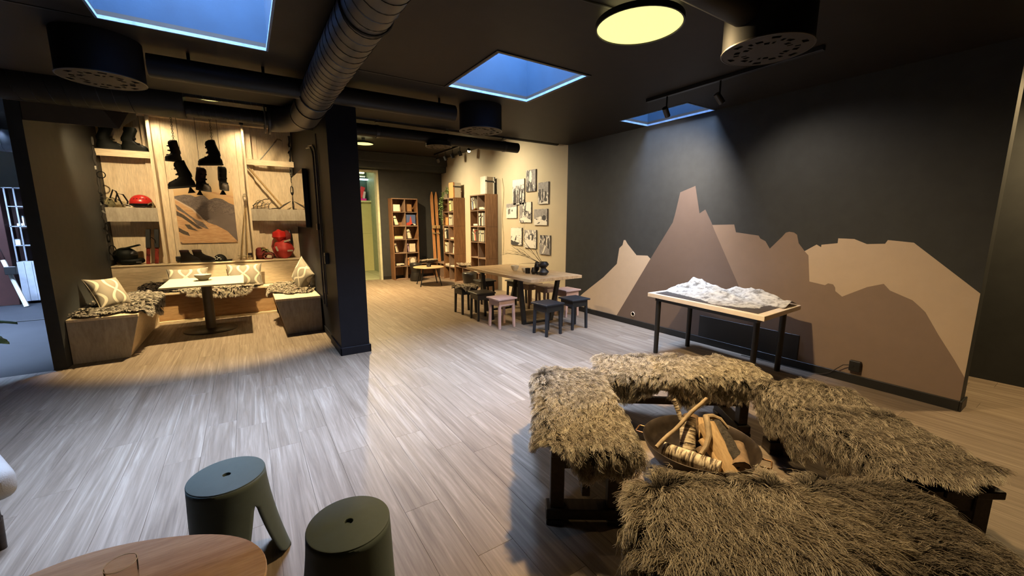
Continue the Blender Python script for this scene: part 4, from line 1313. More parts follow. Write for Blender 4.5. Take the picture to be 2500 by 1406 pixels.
M['pillow_back'] = mat('pillow_back_fabric', (.33,.285,.21), .9, var=.06)


def pillow(label, c, size, rot, m='ogee'):
    t = thing('pillow', label, 'pillow', c, 0, 'patterned pillows in the nook')
    n = 26
    Mx = Matrix.Translation(c) @ Euler(rot).to_matrix().to_4x4()
    me = bpy.data.meshes.new('cover')
    V = []; F = []; UV = []
    for side in (1, -1):
        for j in range(n):
            for i in range(n):
                a, b = -1 + 2*i/(n-1), -1 + 2*j/(n-1)
                th = ((1-abs(a)**2.4)*(1-abs(b)**2.4))**.55
                pin = 1 - .10*(1-abs(a)**2)*abs(b)**3 ; pin2 = 1 - .10*(1-abs(b)**2)*abs(a)**3
                V.append(Mx @ Vector((a*size[0]/2*pin2, b*size[1]/2*pin, side*th*size[2]/2)))
                UV.append(((a+1)/2*size[0]/.42, (b+1)/2*size[1]/.42))
    o0 = n*n
    for j in range(n-1):
        for i in range(n-1):
            q = (j*n+i, j*n+i+1, (j+1)*n+i+1, (j+1)*n+i)
            F.append(q); F.append(tuple(o0+x_ for x_ in reversed(q)))
    me.from_pydata(V, [], F)
    ul = me.uv_layers.new(name='UVMap')
    for lp in me.loops: ul.data[lp.index].uv = UV[lp.vertex_index]
    me.materials.append(M[m])
    bm = bmesh.new(); bm.from_mesh(me); bmesh.ops.remove_doubles(bm, verts=bm.verts, dist=1e-5); bm.to_mesh(me); bm.free()
    me.polygons.foreach_set('use_smooth', [True]*len(me.polygons))
    o = bpy.data.objects.new('cover', me); COL.objects.link(o); o.parent = t; o.matrix_parent_inverse = world_of(t).inverted()
    edge = [(a, -1) for a in np.linspace(-1, 1, 12)] + [(1, b) for b in np.linspace(-1, 1, 12)][1:] + [(a, 1) for a in np.linspace(1, -1, 12)][1:] + [(-1, b) for b in np.linspace(1, -1, 12)][1:-1]
    P = [Mx @ Vector((a*size[0]/2*(1-.10*(1-b*b)*abs(a)**3), b*size[1]/2*(1-.10*(1-a*a)*abs(b)**3), 0)) for a, b in edge]
    MB().tube(P, .004, 5, closed=True).build('piping', M['pillow_back'], t, smooth=True)
    return t


pillow('ogee patterned grey pillow leaning on the nook backrest, left of the table', (-.80, 7.98, .635), (.52, .36, .15), (R(72), 0, R(2)))
pillow('ogee patterned grey pillow leaning on the nook backrest, right behind the table', (-.06, 7.99, .65), (.50, .38, .15), (R(74), 0, R(-4)))
pillow('patterned pillow sagging against the left wall of the nook', (-1.46, 6.78, .665), (.42, .40, .17), (R(62), R(4), R(58)))
pillow('patterned pillow standing on edge against the right wall of the nook', (.69, 6.98, .70), (.42, .44, .16), (R(84), R(38), R(-68)))

# ---------------------------------------------------------------- sheepskins in the nook
I4 = Matrix.Identity(4)
def nook_M(x_, y_): return Matrix.Translation((x_, y_, 0))
KW = dict(group='sheepskins in the nook', per=11, rad=.0016)
sheepskin('brown grey sheepskin spread on the left nook bench, below the pillow', nook_M(-1.39, 6.95), (.29, 5, .49), (.07, -.03), (.36, .82), 21, 1000, .065, 'wool_grey', (.9, -.3), lie=.72, **KW)
sheepskin('pale sheepskin hanging over the middle of the back nook bench', nook_M(-.35, 8.02), (5, .22, .47), (.0, -.13), (.42, .22), 22, 620, .07, 'wool_white', (.2, -1), lie=.7, **KW)
sheepskin('pale sheepskin on the right nook bench under the pillow', nook_M(.53, 7.15), (.27, 5, .50), (-.02, -.05), (.31, .62), 23, 620, .05, 'wool_white', (-.3, -1), lie=.75, **KW)
sheepskin('dark brown sheepskin bunched up in the left back corner of the nook', nook_M(-1.16, 7.95), (.15, .04, .585), (.0, .0), (.30, .17), 24, 420, .07, 'wool_dark', (.3, -.6), lie=.7, hide='hide_dark', lift=.0, **KW)
sheepskin('grey sheepskin edge lying on the back bench behind the table', nook_M(-.80, 7.93), (5, .12, .472), (.0, -.01), (.22, .13), 25, 260, .05, 'wool_grey', (.2, -1), lie=.75, **KW)

# ---------------------------------------------------------------- mirror, conduits and switch on the nook's right wall
t = thing('wall_mirror', 'black edged mirror on the right wall of the nook', 'mirror', (.785, 7.4, 1.86))
slab(((.757, 6.615, 1.44), (.8145, 8.09, 2.275))).build('frame', M['black'], t, bevel=.003)
kk = NT('mirror_glass'); kk.val('Base Color', (.85, .84, .80, 1)); kk.val('Metallic', 1.0); kk.val('Roughness', .03)
slab(((.7545, 6.625, 1.45), (.757, 8.085, 2.265))).build('mirror_glass', kk.mat, t)
t = thing('conduit', 'front conduit pipe running down the nook wall beside the pillar', 'pipe', (.80, 5.6, .45))
M['pipe'] = mat('painted_conduit', (.075,.062,.05), .4, .2)
def conduit(x_, y_, z0, yo): return [(x_, y_, z0), (x_, y_, 2.30), (x_, y_ + .02, 2.38), (x_, y_ + yo*.35, 2.46), (x_, y_ + yo, 2.50)]
MB().tube(conduit(.793, 5.53, .45, .55), .011, 10).build('pipe', M['pipe'], t, smooth=True)
for z_ in (1.35, 1.95): MB().box((.796, 5.50, z_), (.8145, 5.56, z_+.02)).build('clip', M['black_metal'], t)
t = thing('conduit', 'rear conduit pipe running down the nook wall, with an elbow junction', 'pipe', (.80, 5.7, .46))
MB().tube(conduit(.793, 5.72, .46, .55), .011, 10).build('pipe', M['pipe'], t, smooth=True)
MB().box((.775, 5.68, 1.42), (.8145, 5.78, 1.50)).build('junction_box', M['black_metal'], t, bevel=.004)
t = thing('conduit', 'thin third conduit between the two thicker ones on the nook wall', 'pipe', (.80, 5.62, .5))
MB().tube([(.799, 5.46, .62), (.799, 5.46, 2.55)], .007, 8).build('pipe', M['pipe'], t, smooth=True)
t = thing('light_switch', 'black switch box beside the conduits on the nook wall', 'switch', (.80, 5.40, 1.09))
MB().box((.775, 5.25, 1.02), (.8145, 5.35, 1.155)).build('switch_box', M['black'], t, bevel=.004)
MB().box((.771, 5.275, 1.05), (.775, 5.325, 1.12)).build('rocker', M['black_metal'], t, bevel=.002)

# ---------------------------------------------------------------- boots
def loft(mb, secs, M_, n=18):
    V = []; F = []
    for (z, xc, rx, ry) in secs:
        for j in range(n):
            a = 2*PI*j/n
            ca, sa = math.cos(a), math.sin(a)
            e_ = .72
            V.append(M_ @ Vector((xc + rx*math.copysign(abs(ca)**e_, ca), ry*math.copysign(abs(sa)**e_, sa), z)))
    for i in range(len(secs)-1):
        for j in range(n): F.append((i*n+j, i*n+(j+1) % n, (i+1)*n+(j+1) % n, (i+1)*n+j))
    F.append(tuple(range(n-1, -1, -1))); F.append(tuple((len(secs)-1)*n + j for j in range(n)))
    return mb.add(V, F)


def boot_shape(t, Mt, s, mshell, mcuff, buckles=3, height=.36, binding=False, strap=None, lean=.05):
    Ms = Mt @ Matrix.Scale(s, 4)
    loft(MB(), [(0, .055, .155, .045), (.022, .055, .158, .047)], Ms).build('sole', M['sole'], t, smooth=True)
    loft(MB(), [(.022, .055, .152, .046), (.06, .052, .150, .050), (.085, .045, .138, .050), (.105, .030, .112, .049), (.125, .008, .086, .048), (.15, -.008, .072, .047), (.17, -.012, .066, .047)], Ms).build('shell', mshell, t, smooth=True, autosmooth=50)
    k_ = lean
    loft(MB(), [(.14, -.012, .078, .053), (.18, -.014, .074, .054), (.24, -.016+k_*.3, .070, .056), (.30, -.018+k_*.6, .070, .057), (.335, -.028+k_*.7, .062, .056), (height, -.045+k_*.7, .040, .045)], Ms).build('cuff', mcuff, t, smooth=True, autosmooth=50)
    for i in range(buckles):
        z = .10 + i*.075
        xb = (.10, .062, .060, .065)[min(i, 3)]
        b_ = MB().obox(Ms @ Vector((xb, .0, z + .01)), (.022*s, .09*s, .026*s), (Ms.to_3x3().normalized()).to_euler())
        b_.obox(Ms @ Vector((xb + .012, -.045, z + .01)), (.03*s, .018*s, .02*s), (Ms.to_3x3().normalized()).to_euler())
        b_.build('buckle', M['boot'], t, bevel=.002)
    if strap:
        MB().tube([Ms @ Vector((-.04, 0, height-.02)), Ms @ Vector((-.045, 0, height+.06)), Ms @ Vector((-.03, 0, height+.10))], .006*s, 6).build('pull_tab', strap, t)
    if binding:
        mb = MB(); mb.lathe([(.010, 0), (.022, -.03), (.045, -.075), (.0001, -.076)], (0, 0, 0), 10, M=Ms @ Matrix.Translation((-.03, 0, 0)))
        mb.build('binding_heel', M['boot'], t)


def hang_line(t, p, z1, chain=False):
    if chain:
        mb = MB()
        z = p[2]; i = 0
        while z < z1 - .02:
            a = (i % 2)*PI/2
            ring = [(p[0] + .010*math.cos(b)*math.cos(a), p[1] + .010*math.cos(b)*math.sin(a), z + .013 + .017*math.sin(b)) for b in np.linspace(0, 2*PI, 11)[:-1]]
            mb.tube(ring, .0034, 5, closed=True)
            z += .024; i += 1
        o = mb.build('chain', M['chain'], t, smooth=True); o['kind'] = 'stuff'
    else:
        MB().tube([p, (p[0]-.002, p[1], z1)], .0028, 6).build('cord', M['cord'], t)


HB = [
 ('hanging dark boot on a chain, upper left of the five in the nook', (-.73, 7.70, 2.375), 232, .82, 'boot', 'boot_leather', True, False),
 ('hanging dark ski boot on a chain, upper right of the five, toe pointing left', (-.28, 7.72, 2.36), 180, 1.0, 'boot', 'boot', True, False),
 ('hanging dark ski boot on a cord, lower left of the five, the largest', (-.64, 7.66, 2.015), 186, 1.05, 'boot', 'boot', False, True),
 ('hanging brown red ski boot on a cord, lower middle of the five', (-.485, 7.66, 1.98), -52, .92, 'boot_leather', 'boot_red', False, True),
 ('hanging dark buckled boot on a cord, lower right of the five', (-.215, 7.66, 2.0), -75, .95, 'boot_leather', 'boot', False, True),
]
for lab, p, az, s, ms, mc, ch, bi in HB:
    t = thing('hanging_boot', lab, 'boot', p, 0, 'boots hanging in the nook')
    tilt = {0: R(0)}.get(0)
    Mt = Matrix.Translation(p) @ Matrix.Rotation(R(az), 4, 'Z') @ Matrix.Rotation(R(8 if bi else 4), 4, 'Y')
    boot_shape(t, Mt, s, M[ms], M[mc], 3, binding=bi)
    top = Mt @ Vector((-.015*s, 0, .352*s))
    hang_line(t, (top.x, top.y, top.z), 3.2195, ch)

# pair of plastic boots on the top left shelf
for i, (x_, lab) in enumerate(((-1.56, 'blackish green plastic boot on the top left shelf, against the wall'), (-1.30, 'blackish green plastic boot on the top left shelf, the right one with upright strap'))):
    t = thing('plastic_boot', lab, 'boot', (x_, 8.25, 2.542), 0, 'plastic boots on the top left shelf')
    boot_shape(t, Matrix.Translation((x_, 8.25, 2.542)) @ Matrix.Rotation(R(6 - i*8), 4, 'Z'), 1.0, M['boot_green'], M['boot_green'], 2, height=.245 if i else .265, strap=M['boot'], lean=.09)
# leather hiking boots on the ledge
for i, (x_, lab) in enumerate(((-.80, 'old brown leather hiking boot on the ledge under the poster, left of the pair'), (-.64, 'old brown leather hiking boot on the ledge under the poster, right of the pair'))):
    t = thing('hiking_boot', lab, 'boot', (x_, 8.19, .885), 0, 'leather boots on the ledge')
    Mt = Matrix.Translation((x_, 8.18 - i*.02, .885)) @ Matrix.Rotation(R(-14), 4, 'Z')
    loft(MB(), [(0, .055, .15, .048), (.025, .055, .152, .049)], Mt).build('sole', M['sole'], t, smooth=True)
    loft(MB(), [(.025, .055, .145, .046), (.06, .05, .142, .048), (.085, .035, .118, .046), (.11, .005, .082, .044), (.14, -.018, .062, .043), (.165, -.025, .060, .044)], Mt).build('upper', M['boot_leather'], t, smooth=True)
    loft(MB(), [(.16, -.025, .058, .043), (.19, -.03, .062, .045), (.20, -.032, .052, .036)], Mt).build('collar', M['boot_red'], t, smooth=True)
    for q in range(4):
        MB().tube([Mt @ Vector((.05 - q*.022, -.045 + q*.002, .09 + q*.024)), Mt @ Vector((.062 - q*.022, 0, .105 + q*.024)), Mt @ Vector((.05 - q*.022, .045 - q*.002, .09 + q*.024))], .003, 5).build('lace', M['strap_tan'] if q == 3 else M['cord'], t)

# ---------------------------------------------------------------- gear on the left shelves
t = thing('climbing_helmet', 'glossy red climbing helmet on the middle left shelf', 'helmet', (-1.27, 8.25, 1.731))
cH = (-1.265, 8.25, 1.80)
mb = MB()
mb.ell(cH, (.135, .11, .125), n=28, m=14)
mb.v = [(x_, y_, max(z_, 1.79)) for x_, y_, z_ in mb.v]
mb.build('shell', M['red'], t, smooth=True, autosmooth=70)
MB().lathe([(.128, -.03), (.138, -.025), (.138, -.008), (.128, -.004)], (cH[0], cH[1], 1.795), 32, sy=.83).build('rim', M['boot'], t, smooth=True)
for q in range(5):
    a = -.6 + q*.3
    MB().tube([(cH[0] + .135*math.sin(a)*.9, cH[1] - .113*math.cos(a)*.86, 1.855 + .01*(q % 2)), (cH[0] + .135*math.sin(a+.14)*.9, cH[1] - .113*math.cos(a+.14)*.86, 1.862)], .006, 6).build('vent', M['dred_cloth'], t)
MB().tube([(-1.19, 8.17, 1.77), (-1.15, 8.16, 1.80), (-1.125, 8.17, 1.81), (-1.12, 8.16, 1.75), (-1.13, 8.15, 1.733)], .008, 6).build('chin_strap', M['canvas_green'], t, smooth=True)
MB().tube([(-1.36, 8.16, 1.77), (-1.31, 8.15, 1.745), (-1.22, 8.15, 1.742), (-1.17, 8.16, 1.76)], .012, 6).build('head_band', M['boot'], t, smooth=True)
t = thing('climbing_harness', 'olive canvas harness with straps bundled beside the red helmet', 'harness', (-1.56, 8.25, 1.731))
rg = random.Random(4)
MB().ell((-1.60, 8.24, 1.80), (.07, .06, .075), n=14, m=8, fn=lambda u: 1 + .18*math.sin(7*u.x + 5*u.z)).build('pad', M['canvas_green'], t, smooth=True)
MB().ell((-1.50, 8.26, 1.775), (.075, .06, .05), n=14, m=8, fn=lambda u: 1 + .18*math.sin(6*u.y + 5*u.z)).build('pad', M['strap_tan'], t, smooth=True)
for q, pts in enumerate(([(-1.62, 8.2, 1.75), (-1.58, 8.19, 1.88), (-1.545, 8.2, 1.985), (-1.515, 8.2, 1.96), (-1.49, 8.2, 1.85), (-1.46, 8.19, 1.75)],
                         [(-1.54, 8.18, 1.80), (-1.50, 8.17, 1.93), (-1.44, 8.18, 1.915), (-1.40, 8.18, 1.82), (-1.41, 8.17, 1.76)],
                         [(-1.65, 8.2, 1.78), (-1.61, 8.18, 1.86), (-1.56, 8.18, 1.845), (-1.52, 8.18, 1.77)])):
    MB().tube(pts, .010, 6).build('strap', M['boot_leather'] if q != 2 else M['strap_tan'], t, smooth=True)
MB().tube([(-1.47, 8.165, 1.765), (-1.42, 8.16, 1.78), (-1.37, 8.16, 1.755), (-1.385, 8.16, 1.738), (-1.44, 8.16, 1.745)], .006, 6, closed=True).build('carabiner', M['steel'], t, smooth=True)

t = thing('full_face_helmet', 'black full face helmet with a long visor on the ledge, bottom left', 'helmet', (-1.5, 8.25, .885))
hc_ = (-1.53, 8.26, 1.03)
MB().ell((hc_[0], hc_[1], hc_[2]-.01), (.145, .115, .125), n=26, m=14).build('shell', M['boot_green'], t, smooth=True)
mb = MB(); mb.tube([(-1.56, 8.21, .945), (-1.47, 8.185, .93), (-1.38, 8.19, .935), (-1.345, 8.23, .945), (-1.36, 8.28, .945), (-1.48, 8.32, .935)], [.05, .045, .042, .04, .04, .045], 10).build('chin_guard', M['boot_green'], t, smooth=True)
mb = MB(); mb.add([(-1.55, 8.17, 1.135), (-1.36, 8.19, 1.19), (-1.36, 8.32, 1.19), (-1.55, 8.35, 1.135), (-1.53, 8.17, 1.115), (-1.345, 8.19, 1.165), (-1.345, 8.32, 1.165), (-1.53, 8.35, 1.115)], [(0,1,2,3),(7,6,5,4),(0,4,5,1),(1,5,6,2),(2,6,7,3),(3,7,4,0)]).build('visor', M['boot_green'], t, bevel=.006)
MB().ell((-1.44, 8.25, 1.05), (.055, .10, .05), n=16, m=8).build('face_opening', M['black'], t, smooth=True)
MB().box((-1.40, 8.141, .915), (-1.34, 8.147, .935)).build('badge', M['steel'], t)
t = thing('snowshoe_blades', 'pair of short black and red ski blades standing at the left divider', 'skis', (-1.21, 8.25, .885))
for q, x_ in enumerate((-1.255, -1.155)):
    mb = MB(); mb.bar((x_-.02, 8.19, .887), (x_ + .025, 8.30, 1.415), .05, .014); mb.build('blade', mat('ski_red_black_%d' % q, (.16,.02,.012), .4, var=.9, scale=14), t, bevel=.003)
    mb = MB(); mb.bar((x_+.005, 8.215, 1.13), (x_ + .022, 8.275, 1.41), .058, .03); mb.build('binding', M['black'], t, bevel=.004)
MB().tube([(-1.225, 8.23, 1.26), (-1.20, 8.22, 1.29), (-1.165, 8.22, 1.25), (-1.15, 8.22, 1.14)], .006, 6).build('leash', M['boot'], t, smooth=True)

# ---------------------------------------------------------------- gear on the ledge
t = thing('box', 'small black box on the ledge left of the old leather boots', 'box', (-.93, 8.23, .93))
MB().box((-.945, 8.205, .905), (-.865, 8.234, .985)).build('case', M['black'], t, bevel=.004)
MB().box((-.935, 8.2, .915), (-.875, 8.205, .975)).build('lid', M['black_metal'], t, bevel=.002)
t = thing('cap', 'black cap with white print on the ledge under the poster', 'cap', (-.37, 8.19, .885))
mb = MB(); mb.ell((-.375, 8.19, .895), (.092, .085, .105), n=24, m=12); mb.v = [(a, b, max(c_, .887)) for a, b, c_ in mb.v]
mb.build('crown', M['boot'], t, smooth=True)
mb = MB(); mb.add([(-.32, 8.11, .895), (-.22, 8.13, .905), (-.205, 8.19, .907), (-.22, 8.25, .905), (-.32, 8.27, .895)], [(0,1,2,3,4)]); o = mb.build('brim', M['boot'], t); sm = o.modifiers.new('t', 'SOLIDIFY'); sm.thickness = .006
for q in range(9):
    a = -1.0 + q*.14
    zz = .925 + (.022 if q % 2 else 0) + (.02 if q % 3 == 0 else 0)
    rr = math.sqrt(max(0, 1 - ((zz-.895)/.105)**2))
    MB().box((-.375 + .094*rr*math.sin(a)-.006, 8.19 - .0865*rr*math.cos(a)-.002, zz-.005), (-.375 + .094*rr*math.sin(a)+.006, 8.19 - .0865*rr*math.cos(a)+.002, zz+.005)).build('print_mark', M['white'], t)

def basket_pole(label, p0, p1, tip):
    t = thing('ski_pole', label, 'ski pole', p0, 0, 'old ski poles leaning at the ledge')
    MB().tube([p0, p1], .008, 8).build('shaft', M['brass_wood'], t, smooth=True)
    a, b = Vector(p0), Vector(p1); d = (b-a).normalized()
    MB().tube([b - d*.10, b], .013, 8).build('grip', M['bark_brown'], t, smooth=True)
    c0 = a + d*.06
    q = d.to_track_quat('Z', 'Y').to_matrix()
    ring = [c0 + q @ Vector((.055*math.cos(x_), .055*math.sin(x_), 0)) for x_ in np.linspace(0, 2*PI, 17)[:-1]]
    MB().tube(ring, .005, 5, closed=True).build('basket_ring', M['strap_tan'], t, smooth=True)
    mb = MB()
    for x_ in range(4): mb.tube([c0, ring[x_*4]], .003, 4)
    o = mb.build('basket_strap', M['strap_tan'], t); o['kind'] = 'stuff'
    lp = [b + Vector((.0, -.01, .0)) + Vector((.028*math.sin(x_), -.004, .055 + .05*-math.cos(x_))) for x_ in np.linspace(0, 2*PI, 13)[:-1]]
    MB().tube(lp, .004, 5, closed=True).build('wrist_loop', M['strap_tan'] if tip else M['steel'], t, smooth=True)


basket_pole('slim wooden ski pole leaning right of the poster, left one of two', (-.085, 8.165, .895), (.055, 8.22, 1.88), 0)
basket_pole('slim wooden ski pole leaning right of the poster, right one of two', (-.0, 8.15, .895), (.06, 8.205, 1.86), 1)
t = thing('socket', 'dark wall socket behind the ski pole baskets', 'socket', (.03, 8.23, .95))
MB().box((.005, 8.222, .93), (.075, 8.2345, 1.0)).build('plate', M['boot_red'], t, bevel=.003)
MB().lathe([(.001, 0), (.018, 0), (.02, .003)], (0,0,0), 14, M=Matrix.Translation((.04, 8.2215, .965)) @ Matrix.Rotation(PI/2, 4, 'X')).build('outlet_ring', M['black'], t)

# ---------------------------------------------------------------- gear on the right shelves
t = thing('backpack', 'bright red backpack with rolled top on the ledge, bottom right', 'backpack', (.55, 8.27, .885))
lump = lambda s_: (lambda u: 1 + .07*math.sin(6*u.x + s_) + .06*math.sin(8*u.z + 2*s_))
MB().ell((.555, 8.27, 1.045), (.155, .125, .165), n=24, m=14, fn=lump(1)).build('body', M['red_cloth'], t, smooth=True)
MB().ell((.50, 8.25, 1.29), (.105, .10, .105), n=22, m=12, fn=lump(2)).build('lid', M['red'], t, smooth=True)
MB().ell((.62, 8.29, 1.27), (.07, .08, .10), n=14, m=8, fn=lump(3)).build('side_pocket', M['dred_cloth'], t, smooth=True)
MB().ell((.67, 8.31, 1.23), (.045, .06, .16), n=12, m=8).build('back_pad', M['black'], t, smooth=True)
for p0, p1 in (((.56, 8.155, 1.18), (.66, 8.165, 1.21)), ((.60, 8.145, 1.02), (.69, 8.165, 1.02)), ((.43, 8.15, 1.10), (.455, 8.145, 1.02))):
    MB().bar(p0, p1, .006, .028).build('strap', M['pillow_back'], t)
MB().tube([(.40, 8.17, 1.20), (.37, 8.15, 1.10), (.40, 8.15, .98), (.44, 8.15, .91)], .010, 6).build('shoulder_strap', M['dred_cloth'], t, smooth=True)
t = thing('rope_bag', 'dark red gear bag with a coiled rope spilling out, beside the red backpack', 'bag', (.22, 8.25, .885))
MB().ell((.215, 8.28, .99), (.095, .11, .11), n=20, m=12, fn=lump(5)).build('bag', M['dred_cloth'], t, smooth=True)
M['rope_red'] = mat('red_brown_rope', (.22,.05,.03), .7, var=.4, scale=90)
M['rope_green'] = mat('yellow_green_rope', (.32,.30,.12), .7, var=.3, scale=90)
for q in range(5):
    r_ = .075 - q*.004
    pts = [(.31 + r_*math.cos(a)*1.15, 8.17 + .03*math.sin(a*2+q) - .01*q, .955 - q*.008 + r_*.75*math.sin(a)) for a in np.linspace(0, 2*PI, 19)[:-1]]
    pts = [(x_, y_, max(z_, .894)) for x_, y_, z_ in pts]
    MB().tube(pts, .006, 6, closed=True).build('rope_coil', M['rope_red'] if q else M['boot'], t, smooth=True)
for q in range(3):
    pts = [(.27 + .05*math.cos(a + q)*1.1, 8.18 + .03*math.sin(a*2), 1.03 + .035*math.sin(a) + q*.012) for a in np.linspace(0, 2*PI, 15)[:-1]]
    MB().tube(pts, .005, 6, closed=True).build('sling', M['rope_green'] if q != 1 else M['boot'], t, smooth=True)

t = thing('ice_axe', 'short saw bladed ice hammer leaning on the top right shelf', 'ice axe', (.33, 8.3, 2.55))
mb = MB(); mb.bar((.325, 8.29, 2.555), (.56, 8.33, 2.86), .05, .012).build('blade', M['steel'], t, bevel=.003)
MB().bar((.55, 8.33, 2.85), (.605, 8.335, 2.925), .034, .02).build('handle', M['bark_brown'], t, bevel=.004)
MB().tube([(.60, 8.335, 2.93), (.65, 8.335, 2.925), (.68, 8.335, 2.905)], [.016, .012, .006], 6).build('pick', M['bark_brown'], t, smooth=True)
t = thing('ice_axe', 'long wooden ice axe leaning diagonally in the middle right bay', 'ice axe', (.6, 8.25, 1.735))
MB().tube([(.125, 8.20, 2.43), (.16, 8.205, 2.39), (.59, 8.25, 1.79)], [.010, .016, .015], 10).build('shaft', M['brass_wood'], t, smooth=True)
MB().cyl((.118, 8.199, 2.438), (.15, 8.204, 2.40), .017, 8).build('ferrule', M['steel'], t, smooth=True)
MB().tube([(.38, 8.2, 1.742), (.47, 8.22, 1.752), (.55, 8.24, 1.757), (.60, 8.25, 1.80), (.68, 8.255, 1.85), (.73, 8.26, 1.88)], [.006, .009, .011, .015, .010, .004], 7).build('axe_head', M['bark_dark'], t, smooth=True)
t = thing('crampons', 'pair of old steel crampons with curling points in the middle right bay', 'crampons', (.27, 8.22, 1.736))
for q in range(2):
    yq = 8.20 + q*.07
    for r_ in range(5):
        x0 = .16 + r_*.055
        MB().tube([(x0, yq, 1.742), (x0 + .005, yq - .01, 1.80 + .015*(r_ % 2)), (x0 + .045, yq - .012, 1.845 + .01*(r_ % 3)), (x0 + .075, yq - .01, 1.83)], [.006, .006, .005, .002], 5).build('point', M['steel'] if r_ > 1 else M['bark_dark'], t)
    MB().tube([(.15, yq, 1.79), (.25, yq, 1.86), (.34, yq - .01, 1.905), (.40, yq, 1.91)], .006, 5).build('frame_bar', M['bark_dark'], t)
    MB().tube([(.26 + .06*math.cos(a), yq - .02, 1.83 + .055*math.sin(a)) for a in np.linspace(0, 2*PI, 13)[:-1]], .006, 5, closed=True).build('toe_loop', M['strap_tan'], t, smooth=True)
    MB().tube([(.14, yq, 1.75), (.22, yq, 1.752), (.34, yq, 1.75), (.42, yq, 1.745)], .005, 5).build('base_bar', M['steel'], t)

# ---------------------------------------------------------------- slings and carabiners hanging at both nook walls
def gear_line(label, x_, y_, z0, z1, seed, loops):
    rg = random.Random(seed)
    t = thing('gear_sling', label, 'climbing gear', (x_, y_, z1))
    n = int((z1-z0)/.05)
    pts = [(x_ + rg.uniform(-.010, .010), y_ + rg.uniform(-.012, .012), z1 - (z1-z0)*i/n) for i in range(n+1)]
    MB().tube(pts, [.013 + .008*rg.random() for _ in pts], 7).build('sling', M['cord'], t, smooth=True)
    for (z, r_, s_, m_) in loops:
        ring = [(x_ + s_*(r_*.55 + r_*.6*math.cos(a)), y_ - .02, z + r_*1.0*math.sin(a)) for a in np.linspace(0, 2*PI, 15)[:-1]]
        MB().tube(ring, .0065, 6, closed=True).build('carabiner' if m_ == 'steel' else 'strap_loop', M[m_], t, smooth=True)
    for i in range(8):
        z = z0 + (z1-z0)*(.1 + .8*rg.random())
        MB().obox((x_ + rg.uniform(-.02, .02), y_ - .015, z), (.022, .016, .05), Euler((0, rg.uniform(-.5, .5), 0))).build('buckle', M['steel'] if i % 3 == 0 else M['boot'], t, bevel=.002)
    return t


gear_line('black climbing slings hanging at the left wall of the nook under a bright carabiner', -1.645, 8.03, .98, 2.55, 3, [(2.62, .055, .2, 'steel'), (2.17, .045, 1.6, 'boot'), (1.45, .06, .4, 'boot'), (1.30, .05, .5, 'boot'), (1.12, .07, .9, 'boot')])
gear_line('black climbing slings hanging at the right wall of the nook', .775, 8.20, 1.70, 2.98, 5, [(2.38, .075, -.35, 'steel'), (2.24, .06, -.3, 'boot'), (2.06, .075, -.5, 'boot'), (1.80, .09, -.3, 'boot')])
# ---------------------------------------------------------------- cube shelving in the rear room
def cube_shelf(label, cols, rows, w, d, h, name='bookcase', mods=2, group=None):
    """front faces -Y, origin at the left front foot corner"""
    t = thing(name, label, 'bookcase', (0, 0, 0), 0, group)
    e = .022
    for x0 in (0, w - e): slab(((x0, 0, 0), (x0+e, d, h))).build('side_panel', M['walnut'], t, bevel=.002)
    slab(((e, d-.008, 0), (w-e, d, h))).build('back_panel', M['walnut'], t)
    zs = [h*i/rows for i in range(rows+1)]
    for i, z in enumerate(zs):
        th = e if i in (0, rows) or i % mods == 0 else .014
        z0 = min(max(0, z - th/2), h - th)
        slab(((e, .001, z0), (w-e, d-.008, z0+th))).build('shelf', M['walnut_edge'] , t, bevel=.001)
    for c_ in range(1, cols):
        x0 = w*c_/cols - .008
        for i in range(rows):
            slab(((x0, .002, zs[i] + .012), (x0+.016, d-.008, zs[i+1] - .012))).build('divider', M['walnut_edge'], t)
    for i in range(mods, rows, mods):
        for x0 in (-.0012, w - .0008): slab(((x0, .0, zs[i]-.002), (x0+.002, d, zs[i]+.002))).build('module_seam', M['black'], t)
    return t


H3 = 2.125
sh1 = place(cube_shelf('tall brown cube bookcase on the dark back wall beside the door', 2, 6, .69, .32, H3), (3.205, 10.52, 0), 0)
sh2 = place(cube_shelf('tall brown cube bookcase against the beige wall, with the trailing plant on top', 2, 6, .66, .31, H3), (4.42, 10.085, 0), R(-90))
sh3 = place(cube_shelf('tall brown cube bookcase nearest the photo wall, with thick binders on top', 2, 6, .72, .31, H3), (4.42, 8.53, 0), R(-90))
lc1 = place(cube_shelf('low brown cube shelf in the back corner under the pale sheepskin', 1, 1, .50, .32, .42, 'low_shelf', 1), (3.915, 10.52, 0), 0)
lc2 = place(cube_shelf('low brown cube shelf with three openings between the corner and the plant bookcase', 3, 1, .74, .31, .42, 'low_shelf', 1), (4.42, 10.845, 0), R(-90))
lc3 = place(cube_shelf('low brown cube shelf between the two tall bookcases, with a sheepskin on it', 2, 1, .84, .31, .42, 'low_shelf', 1), (4.42, 9.40, 0), R(-90))

BC = {}
def bcol(nm, col):
    if nm not in BC: BC[nm] = mat('book_' + nm, col, .55, var=.08, scale=30)
    return BC[nm]
for nm, col in (('cream', (.62,.55,.42)), ('white', (.72,.69,.60)), ('yellow', (.66,.55,.14)), ('pale_yellow', (.64,.60,.34)), ('orange', (.60,.27,.10)), ('blue', (.07,.11,.26)), ('purple', (.30,.22,.30)),
                ('black', (.03,.03,.03)), ('red', (.42,.06,.04)), ('grey_brown', (.25,.19,.13)), ('brown', (.16,.09,.045)), ('green', (.13,.17,.09)), ('kraft', (.33,.19,.09))): bcol(nm, col)
M['paper'] = mat('book_pages', (.66,.60,.46), .8, var=.05)
ORD = ['first', 'second', 'third', 'fourth', 'fifth', 'sixth', 'seventh']
ROW = ['top', 'second', 'third', 'fourth', 'fifth', 'bottom']


